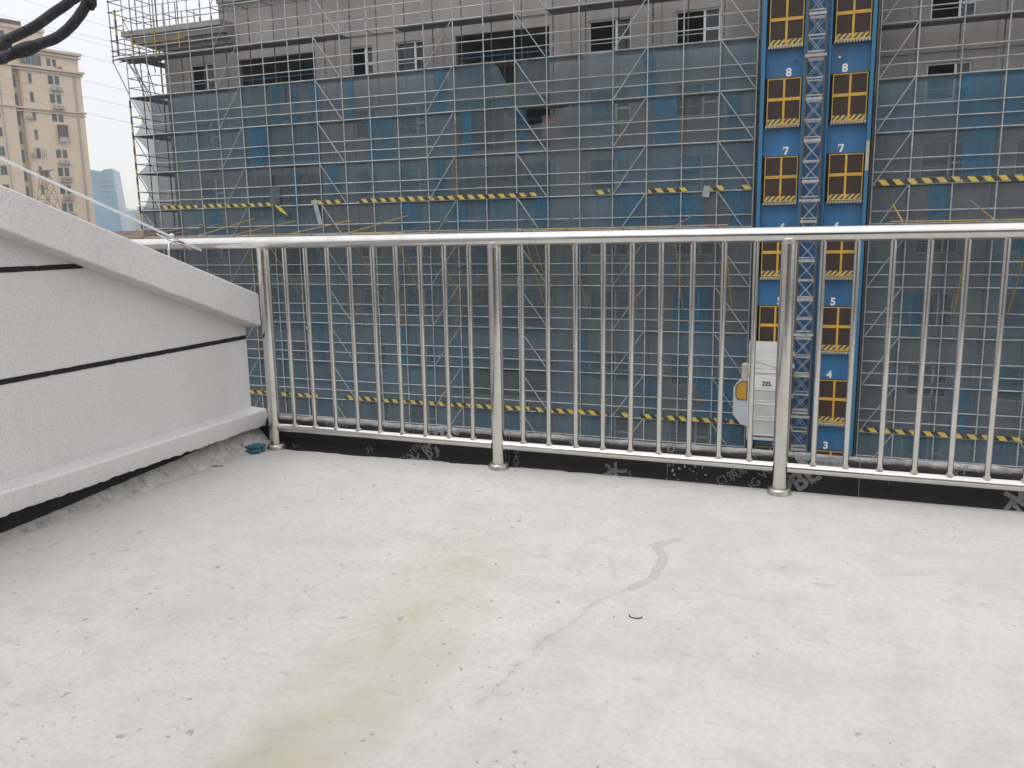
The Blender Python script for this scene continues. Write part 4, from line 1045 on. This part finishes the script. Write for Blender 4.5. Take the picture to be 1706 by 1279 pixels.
def cage():
    x0, x1, y0, y1 = -2.98, -1.34, 34.6, 35.7
    zb, zt = -7.25, -4.62
    root = thing("hoist_cage", "white ribbed construction hoist cage with roof railing and side cab with amber window", "hoist cage", ((x0 + x1) / 2, (y0 + y1) / 2, zb))
    m_ = MB().box(x0, x1, y0 + 0.03, y1, zb, zt); build(m_, "car_body", M_white, root)
    # corner frame
    for a in (x0 - 0.01, x1 - 0.05): block("corner_post", a, a + 0.06, y0 - 0.01, y0 + 0.05, zb - 0.05, zt, M_white, root)
    block("top_beam", x0 - 0.02, x1 + 0.02, y0 - 0.02, y0 + 0.06, zt + 0.005, zt + 0.10, M_white, root)
    block("bottom_beam", x0 - 0.02, x1 + 0.02, y0 - 0.02, y1, zb - 0.16, zb - 0.055, M_greycab, root)
    # three ribbed front panels with rounded frames
    zs = [zb + 0.05, zb + 0.83, zb + 1.60, zb + 1.88]
    tops = [zb + 0.78, zb + 1.55, zb + 2.22]
    zz = [(zb + 0.05, zb + 0.72), (zb + 0.80, zb + 1.38), (zb + 1.46, zb + 1.98)]
    for (a, b) in zz:
        m_ = MB(); t = 0.05; X0, X1 = x0 + 0.07, x1 - 0.07
        m_.box(X0, X1, y0 - 0.025, y0 + 0.028, a, a + t).box(X0, X1, y0 - 0.025, y0 + 0.028, b - t, b).box(X0, X0 + t, y0 - 0.024, y0 + 0.028, a + t, b - t).box(X1 - t, X1, y0 - 0.024, y0 + 0.028, a + t, b - t)
        p = build(m_, "front_panel", M_white, root)
        m_ = MB(); z = a + t + 0.01
        while z < b - t - 0.02: m_.prism([(y0 + 0.028, z), (y0 - 0.012, z + 0.008), (y0 + 0.028, z + 0.03)], X0 + t, X1 - t, 'X'); z += 0.038
        o = build(m_, "louvre_ribs", M_white, p)
    # plain header panel with the worn dark lettering
    block("header_panel", x0 + 0.07, x1 - 0.07, y0 + 0.0, y0 + 0.028, zb + 2.03, zb + 2.52, M_white, root)
    me = text_mesh("ZEL", 0.24, 0.008, 0.003, M_darksteel, "worn_lettering")
    link("worn_lettering", me, root, mat4=Matrix.Translation((x0 + 0.72, y0 - 0.004, zb + 2.12)) @ Matrix.Rotation(math.pi / 2, 4, 'X'))
    # roof guard rail
    zr = zt + 0.1
    for z in (zr + 0.45, zr + 1.18):
        pipe("roof_rail", (x0, y0, z), (x1, y0, z), 0.02, M_white, root); pipe("roof_rail", (x0, y0, z), (x0, y1, z), 0.02, M_white, root)
        pipe("roof_rail", (x1, y0, z), (x1, y1, z), 0.02, M_white, root)
    for (x, y) in ((x0, y0), (x0, (y0 + y1) / 2), (x0, y1), (x1, y0), (x1, y1), ((x0 + x1) / 2 - .35, y0), ((x0 + x1) / 2 + .4, y0)): pipe("rail_upright", (x, y, zt), (x, y, zr + 1.18), 0.02, M_white, root)
    block("roof_sheet", x0 + 0.1, x1 - 0.1, y1 - 0.10, y1 - 0.06, zt + 0.02, zt + 1.15, M_white, root)
    block("drive_unit", x1 - 0.5, x1 - 0.08, y0 + 0.3, y1 - 0.2, zt + 0.005, zt + 0.5, M_greycab, root)
    # side cab with chamfered corners
    cx0, cx1 = x0 - 0.60, x0 - 0.012; a, b = zb + 0.45, zb + 2.35
    out = [(cx0 + 0.32, a), (cx1, a - 0.08), (cx1, b + 0.02), (cx0 + 0.30, b), (cx0, b - 0.38), (cx0, a + 0.40)]
    c = build(MB().prism(out, y0 + 0.05, y1 - 0.15), "side_cab", M_greycab, root)
    a2, b2 = b - 0.85, b - 0.12
    out = [(cx0 + 0.24, a2), (cx1 - 0.06, a2), (cx1 - 0.06, b2), (cx0 + 0.34, b2), (cx0 + 0.13, b2 - 0.2), (cx0 + 0.13, a2 + 0.12)]
    out = [(cx0 + 0.20, a2 - .04), (cx1 - 0.03, a2 - .04), (cx1 - 0.03, b2 + .04), (cx0 + 0.32, b2 + .04), (cx0 + 0.09, b2 - 0.18), (cx0 + 0.09, a2 + 0.1)]
    build(MB().prism(out, y0 + 0.035, y0 + 0.049), "window_gasket", M_darksteel, c)
    out = [(cx0 + 0.24, a2), (cx1 - 0.06, a2), (cx1 - 0.06, b2), (cx0 + 0.34, b2), (cx0 + 0.13, b2 - 0.2), (cx0 + 0.13, a2 + 0.12)]
    build(MB().prism(out, y0 + 0.02, y0 + 0.034), "amber_window", M_amber, c)
    m_ = MB().tube((cx0 + 0.42, y0 + 0.35, b + 0.02), (cx0 + 0.42, y0 + 0.35, b + 0.55), 0.15, 16).tube((cx0 + 0.42, y0 + 0.35, b + 0.55), (cx0 + 0.42, y0 + 0.35, b + 0.62), 0.16, 16, r2=0.08)
    build(m_, "cable_drum", M_sill, root, auto=40)
    # rollers against the mast
    for z in (zb + 0.3, zb + 1.6, zt + 0.2, zt + 0.7): block("guide_roller", x1 - 0.02, x1 + 0.10, 34.85, 35.0, z, z + 0.18, M_mastbar, root)
    # control sheet behind between car and mast
    pipe("trailing_cable", (x0 + 0.2, y0 + 0.1, zt + 0.45), (x1 - 0.2, y0 + 0.1, zt + 0.12), 0.012, M_darksteel, root)
cage()

# ------------------------------------------------------------------ far buildings
def rot_frame(P0, d):
    d = Vector(d).normalized(); n = Vector((d.y, -d.x, 0))   # n points towards the viewer side
    return Matrix(((d.x, -n.x, 0, P0[0]), (d.y, -n.y, 0, P0[1]), (0, 0, 1, P0[2]), (0, 0, 0, 1)))
def tower():
    # local frame: u runs to the left along the facade (towards us), v into the building, z up
    d = Vector((-0.31362577, -0.94954667, 0)); n = Vector((0.94954667, -0.31362577, 0))
    Wm = Matrix(((d.x, -n.x, 0, -120.6), (d.y, -n.y, 0, 111.8), (0, 0, 1, 0), (0, 0, 0, 1)))
    root = thing("apartment_tower", "beige high rise apartment tower with window columns and air conditioners at the left edge", "building", (-120.6, 111.8, GZ))
    Z0 = GZ
    def bb(name, u0, u1, v0, v1, z0, z1, mat, par=root):
        W = Wm @ Matrix.Translation(((u0 + u1) / 2, (v0 + v1) / 2, (z0 + z1) / 2)) @ Matrix.Diagonal((u1 - u0, v1 - v0, z1 - z0, 1))
        return link(name, unit_box(mat), par, mat4=W)
    bb("wall", 0, 9.7, 0, 16, Z0, 29.3, M_tower); bb("wall", 11.0, 24, -0.6, 16, Z0, 29.3, M_tower); bb("recess_wall", 9.7, 11.0, 0.7, 16, Z0, 29.3, M_towerrec)
    bb("wall", 0.1, 24, 0.15, 15, 29.3, 32.0, M_tower); bb("penthouse", 5.1, 24, 0.6, 14, 32.0, 34.9, M_tower)
    bb("penthouse_roof", 4.9, 24.2, 0.3, 14.3, 34.9, 35.4, M_towerband); bb("penthouse_ridge", 8.2, 24.2, 0.9, 13.7, 35.4, 36.2, M_brick)
    bb("cornice", -0.35, 24.3, -0.5, 16.2, 31.9, 32.3, M_towerband); bb("cornice", -0.2, 24.2, -0.3, 16.1, 31.4, 31.6, M_towerband)
    bb("cornice", -0.5, 11.0, -0.55, 16.2, 29.0, 29.35, M_towerband); bb("cornice", -0.3, 11.0, -0.3, 16.1, 28.6, 28.8, M_towerband)
    bb("cornice", -0.3, 11.0, -0.35, 16.1, 22.55, 22.8, M_towerband); bb("cornice", -0.2, 11.0, -0.2, 16.05, 22.1, 22.25, M_towerband)
    bb("cornice", 10.9, 24, -0.9, 0, 28.9, 29.3, M_towerband); bb("cornice", 10.9, 24, -0.85, 0, 22.6, 22.85, M_towerband)
    bb("drain_pipe", 0.85, 0.97, -0.15, -0.02, Z0, 28.9, M_towerband); bb("drain_pipe", 1.2, 1.3, -0.15, -0.02, Z0, 28.9, M_twframe); bb("drain_pipe", 9.45, 9.57, -0.15, -0.02, Z0, 28.9, M_towerband)
    bb("drain_pipe", 12.95, 13.05, -0.75, -0.62, Z0, 28.5, M_twframe)
    def win(u0, u1, z0, z1, v=0.0, split=2):
        f = bb("window", u0, u1, v - 0.04, v + 0.05, z0, z1, M_twframe); t = 0.07; w = (u1 - u0 - t) / split
        for k in range(split): bb("pane", u0 + t + k * w, u0 + k * w + w, v - 0.06, v - 0.045, z0 + t, z1 - t, M_twin, f)
    pitch = 2.95
    for k in range(12):
        zb = 26.9 - pitch * k
        if k == 3: # closed balcony with grey shutter
            bb("balcony_enclosure", 3.3, 4.7, -0.75, 0, zb + 0.1, zb + 2.35, M_cage); bb("balcony_front", 3.2, 4.8, -0.9, -0.76, zb - 0.5, zb + 0.35, M_ac)
        else:
            win(3.55, 4.35, zb - .1, zb + 1.35, 0, 1); win(4.55, 5.4, zb - .1, zb + 1.35, 0, 1)
            if k in (0, 1, 4, 5, 6, 7, 8, 9):
                bb("ac_ledge", 3.3, 5.2, -0.75, 0, zb - 1.05, zb - 0.95, M_ac)
                bb("air_conditioner", 3.5, 4.2, -0.6, -0.2, zb - 0.93, zb - 0.4, M_ac); bb("air_conditioner", 4.35, 5.05, -0.6, -0.2, zb - 0.93, zb - 0.4, M_ac)
                if k > 4:
                    for q in range(6): bb("ledge_bar", 3.3 + q * 0.38, 3.33 + q * 0.38, -0.76, -0.72, zb - 0.95, zb - 0.3, M_cage)
                    bb("ledge_bar", 3.3, 5.2, -0.77, -0.71, zb - 0.33, zb - 0.28, M_cage)
        win(7.85, 8.45, zb - 0.3, zb + 1.35, 0, 1)
        if k in (2, 4): bb("air_conditioner", 8.6, 9.2, -0.5, -0.05, zb - 0.1, zb + 0.45, M_ac)
        if k == 4:
            for q in range(7): bb("window_cage", 7.1 + q * 0.3, 7.13 + q * 0.3, -0.5, -0.46, zb - 0.3, zb + 1.2, M_cage)
            for q in range(4): bb("window_cage", 7.1, 8.95, -0.5, -0.46, zb - 0.3 + q * 0.48, zb - 0.27 + q * 0.48, M_cage)
        win(10.0, 10.7, zb - 1.1, zb + 1.0, 0.7, 1)
        win(13.4, 14.4, zb - 0.3, zb + 1.2, -0.6, 2)
        win(16.5, 17.6, zb - 0.3, zb + 1.2, -0.6, 2)
        if k > 3 and k % 2: bb("air_conditioner", 14.7, 15.4, -1.1, -0.65, zb - 0.2, zb + 0.4, M_ac)
    win(3.7, 4.35, 29.7, 30.9, 0.15, 1); win(4.6, 5.25, 29.7, 30.95, 0.15, 1); bb("air_conditioner", 3.0, 3.4, -0.2, 0.12, 29.7, 29.9, M_ac); bb("air_conditioner", 2.9, 4.0, -0.35, 0.12, 29.42, 29.5, M_cage)
    f = bb("sunroom", 6.2, 9.4, -0.3, 0.14, 29.4, 31.2, M_twframe)
    for q in range(4): bb("pane", 6.3 + q * 0.78, 6.98 + q * 0.78, -0.33, -0.305, 29.5, 31.1, M_twin, f)
    for q in range(3): bb("window", 11 + q * 2.2, 12.6 + q * 2.2, 0.55, 0.62, 32.6, 34.3, M_twin)
tower()

def far_buildings():
    # tapered glass tower with a notched crown
    root = thing("glass_tower", "hazy blue glass office tower with notched top beyond the beige tower", "building", (-497, 480, GZ))
    v = [(-512, 466, GZ), (-480.2, 470.2, GZ), (-503, 500, GZ), (-535, 500, GZ),
         (-512, 466, 54.0), (-497.3, 470.6, 50.6), (-495.2, 470.9, 52.2), (-488.0, 472.0, 52.6), (-510, 500, 52.6), (-535, 500, 54)]
    m_ = MB(); m_.v = v; m_.f = [(0, 1, 7, 6, 5, 4), (1, 2, 8, 7), (2, 3, 9, 8), (3, 0, 4, 9), (4, 5, 6, 7, 8, 9), (0, 3, 2, 1)]
    build(m_, "curtain_wall", M_gt, root)
    for k in range(17):
        z = GZ + 4 * k + 2.5; t = (z - GZ) / (52 - GZ); xr = -480.2 + (-488 + 480.2) * t; yr = 470.2 + (472 - 470.2) * t
        m_ = MB(); d = -0.35; m_.v = [(-512, 466 + d, z), (xr, yr + d, z), (xr, yr + d, z + 0.7), (-512, 466 + d, z + 0.7), (-512, 466.2, z), (xr, yr + .2, z), (xr, yr + .2, z + .7), (-512, 466.2, z + .7)]
        m_.f = [(0, 1, 2, 3), (4, 7, 6, 5), (0, 4, 5, 1), (1, 5, 6, 2), (2, 6, 7, 3), (3, 7, 4, 0)]
        if z < 49: build(m_, "spandrel_band", M_gtband, root)
    # pale residential slabs
    spec = [(-578, 564, 11, 27.0, "pale far apartment block just right of the glass tower"), (-565.2, 569, 10.5, 29.2, "paler far apartment block nearest the scaffold edge")]
    for (x, y, w, zt, lab) in spec:
        r_ = thing("apartment_block", lab, "building", (x, y, GZ))
        build(MB().box(x, x + w, y, y + 14, GZ, zt), "wall", M_far, r_)
        build(MB().prism([(x - .2, zt), (x + w * 0.5, zt + 2.2), (x + w + .2, zt)], y - .3, y + 14), "roof", M_far, r_)
        for c in range(4):
            for k in range(11):
                block("window", x + 0.7 + c * (w - .6) / 4, x + 2.3 + c * (w - .6) / 4, y - 0.12, y + 0.05, zt - 3.2 - k * 3.0, zt - 1.4 - k * 3.0, M_farwin, r_)
    # low old roofs at eye level
    for (x, y, w, dep, z, lab) in ((-83, 72, 26, 12, 2.3, "low brown tiled roof peeping over the sloping coping"), (-104, 112, 26, 14, 3.4, "low dull brown rooftop behind the nearer tiled roof")):
        r_ = thing("low_house", lab, "house", (x, y, GZ))
        build(MB().box(x, x + w, y, y + dep, GZ, z - 2), "wall", M_far, r_)
        build(MB().prism([(y - .6, z - 2), (y + dep / 2, z), (y + dep + .6, z - 2)], x - .6, x + w + .6, 'X'), "roof", M_brick, r_)
far_buildings()

# lattice pylon in front of the beige tower
def pylon():
    bx, by = -106.9, 91.0
    root = thing("lattice_pylon", "slim steel lattice pylon standing in front of the beige tower", "pylon", (bx, by, GZ))
    def hw(z): return 0.35 + (11.4 - z) * 0.14
    prev = None; z = 11.4
    corners = lambda z: [Vector((bx + a * hw(z), by + b * hw(z), z)) for a, b in ((-1, -1), (1, -1), (1, 1), (-1, 1))]
    m_ = MB()
    zs = [11.4]
    while zs[-1] > -8: zs.append(zs[-1] - 1.7 * (hw(zs[-1]) + .3))
    for a, b in zip(zs[:-1], zs[1:]):
        ca, cb = corners(a), corners(b)
        for i in range(4):
            j = (i + 1) % 4; m_.tube(ca[i], cb[j], 0.028, 4); m_.tube(ca[j], cb[i], 0.028, 4); m_.tube(cb[i], cb[j], 0.028, 4)
    
    for i in range(4):
        lg = MB()
        for a, b in zip(zs[:-1], zs[1:]): lg.tube(corners(a)[i], corners(b)[i], 0.05, 5)
        lg.tube(corners(zs[-1])[i], (bx + (-1, 1, 1, -1)[i] * 3.9, by + (-1, -1, 1, 1)[i] * 3.9, GZ), 0.08, 5); build(lg, "leg", M_rust, root)
    build(m_, "bracing", M_rust, root)
    build(MB().tube((bx - 1.6, by, 11.3), (bx + 1.6, by, 11.3), 0.08, 5).box(bx - .35, bx + .35, by - .35, by + .35, 10.4, 11.2), "cross_arm", M_cage, root)
pylon()

# overhead wires across the sky
ends = [((-73.9, 60, 22.0), (-57.9, 60, 17.8)), ((-70.9, 60, 23.1), (-60.6, 60, 19.7)), ((-68.6, 60, 20.3), (-59.1, 60, 17.6)), ((-64.9, 60, 17.9), (-58.4, 60, 16.0)),
        ((-65.0, 60, 15.7), (-59.1, 60, 14.2)), ((-64.9, 60, 14.2), (-58.8, 60, 12.8)), ((-64.7, 60, 12.7), (-58.8, 60, 11.4))]
ends.sort(key=lambda e: -(e[0][2] + (e[1][2] - e[0][2]) / (e[1][0] - e[0][0]) * (-65 - e[0][0])))
rank = ["topmost", "second highest", "third highest", "middle", "third lowest", "second lowest", "lowest"]
for k, (a, b) in enumerate(ends):
    a, b = Vector(a), Vector(b); d = (b - a) / (b.x - a.x)
    pts = []
    for i in range(25):
        x = -88 + 46 * i / 24; p = a + d * (x - a.x); p.z += 0.0035 * (x + 62) ** 2 * 0.35; pts.append(p)
    m_ = MB().sweep(pts, 0.011, 5); o = build(m_, "overhead_wire", M_cage)
    tag(o, rank[k] + " of the thin overhead wires crossing the white sky", "wire", "overhead wires across the sky")

# ------------------------------------------------------------------ near black cables, upper left
def cables():
    def spline(pts, n=10):
        out = []; P = [Vector(p) for p in pts]; P = [P[0] * 2 - P[1]] + P + [P[-1] * 2 - P[-2]]
        for i in range(1, len(P) - 2):
            for k in range(n):
                t = k / n; a, b, c, d = P[i - 1], P[i], P[i + 1], P[i + 2]
                out.append(0.5 * ((2 * b) + (c - a) * t + (2 * a - 5 * b + 4 * c - d) * t * t + (3 * b - a - 3 * c + d) * t ** 3))
        out.append(P[-2]); return out
    c1 = [(-1.3, 0.45, 1.22), (-0.95, 0.53, 1.272), (-0.771, 0.609, 1.305), (-0.764, 0.617, 1.311), (-0.75, 0.63, 1.321), (-0.74, 0.639, 1.329), (-0.727, 0.65, 1.342), (-0.715, 0.659, 1.353), (-0.705, 0.665, 1.366), (-0.69, 0.67, 1.42), (-0.67, 0.66, 1.6), (-0.66, 0.6, 2.2), (-0.66, 0.55, 3.2)]
    c2 = [(-1.3, 0.50, 1.235), (-0.97, 0.58, 1.288), (-0.812, 0.640, 1.303), (-0.805, 0.648, 1.306), (-0.792, 0.662, 1.314), (-0.781, 0.672, 1.321), (-0.767, 0.686, 1.33), (-0.754, 0.695, 1.343), (-0.743, 0.702, 1.359), (-0.737, 0.705, 1.371), (-0.733, 0.705, 1.382), (-0.71, 0.70, 1.6), (-0.69, 0.64, 2.2), (-0.68, 0.56, 3.2)]
    o = build(MB().sweep(spline(c1), lambda k: 0.0049, 14), "hanging_cable", M_cable, None, True); tag(o, "upper of the two thick black cables looping in at the top left corner", "cable", "black cables at the top left")
    m_ = MB().sweep(spline(c2), lambda k: 0.0053 + 0.0001 * math.sin(k), 14)
    o = build(m_, "hanging_cable", M_cable, None, True); tag(o, "lower of the two thick black cables, with a taped lump, top left corner", "cable", "black cables at the top left")
    t_ = MB().sweep([(-0.797, 0.657, 1.3115), (-0.792, 0.662, 1.3145), (-0.787, 0.667, 1.3175), (-0.781, 0.672, 1.3205)], lambda k: (0.0056, 0.0070, 0.0074, 0.0058)[k], 12)
    build(t_, "tape_lump", M_cable, o, True)
cables()

# ------------------------------------------------------------------ small things on the floor
def foam(name, cx, cy, z, lx, ly, ang, label):
    out = []; n = 5
    def edge(p, q, teeth):
        p, q = Vector(p), Vector(q); d = q - p; nn = Vector((d.y, -d.x)).normalized(); res = []
        for i in range(teeth):
            a, b = (i + 0.25) / teeth, (i + 0.75) / teeth; h = 0.011 if i % 1 == 0 else 0
            res += [p + d * (i / teeth), p + d * a, p + d * (a - .04) + nn * h, p + d * (b + .04) + nn * h, p + d * b]
        return res
    pts = edge((-lx, -ly), (lx, -ly), 4) + edge((lx, -ly), (lx, ly), 2) + edge((lx, ly), (-lx, ly), 4) + edge((-lx, ly), (-lx, -ly), 2)
    m_ = MB().prism([(p.x, p.y) for p in pts], 0.0, 0.014, 'Z')
    me = m_.mesh(name, M_teal)
    W = Matrix.Translation((cx, cy, z)) @ Matrix.Rotation(ang, 4, 'Z')
    o = link(name, me, None, mat4=W); tag(o, label, "foam mat", "foam mat scraps by the post")
    return o
foam("foam_mat_scrap", -2.865, 3.50, 0.002, 0.072, 0.035, 0.05, "bottom teal interlocking foam mat scrap on the floor beside the left post")
o = foam("foam_mat_scrap", -2.885, 3.53, 0.017, 0.078, 0.034, -0.12, "top teal foam mat scrap lying on the other by the left post")
o = build(MB().sweep([(-0.514, 2.264, 0.003), (-0.512, 2.255, 0.002), (-0.504, 2.249, 0.002), (-0.494, 2.247, 0.002), (-0.484, 2.249, 0.002), (-0.477, 2.255, 0.002), (-0.475, 2.261, 0.003)], 0.0015, 6), "bent_wire", M_darksteel)
tag(o, "small bent dark wire lying on the open concrete floor", "wire")
o = build(MB().sweep([(-2.93, 3.18, 0.004), (-2.86, 3.19, 0.004), (-2.80, 3.22, 0.004)], 0.002, 5), "thin_twig", M_darksteel)
tag(o, "thin dark stick lying on the floor near the wall foot", "stick")
def grit():
    m_ = MB()
    for k in range(620):
        x = U(-2.8, 1.2); y = U(0.9, 3.55); s = U(0.0010, 0.0036) * (1.6 if R() < .1 else 1); h = s * U(.5, 1)
        if R() < 0.45: x = -1.8 + random.gauss(0, .6); y = 2.8 + random.gauss(0, .4)
        if y > 3.55 or x < -2.85 or y < 0.6: continue
        a = U(0, 6.28); b = len(m_.v); e = U(.5, 1)
        for i in range(5): t = a + i * 1.2566; m_.v.append((x + s * math.cos(t) * U(.7, 1.2), y + s * e * math.sin(t) * U(.7, 1.2), 0.0))
        m_.v.append((x, y, h))
        for i in range(5): m_.f.append((b + i, b + (i + 1) % 5, b + 5))
    o = build(m_, "grit", M_mortar); tag(o, kind='stuff')
grit()

# ------------------------------------------------------------------ haze
def haze():
    t = NT("pale_haze"); pv = t.n("ShaderNodeVolumePrincipled"); pv.inputs['Density'].default_value = 0.0005
    pv.inputs['Color'].default_value = (0.95, 0.97, 1.0, 1); pv.inputs['Anisotropy'].default_value = 0.0
    t.l(pv.outputs[0], t.out.inputs['Volume'])
    o = build(MB().box(-2510, 1510, -410, 2610, GZ - 1.5, 60), "haze", t.m); tag(o, kind='stuff')
haze()
for o in bpy.data.objects:
    if '_w' in o: del o['_w']
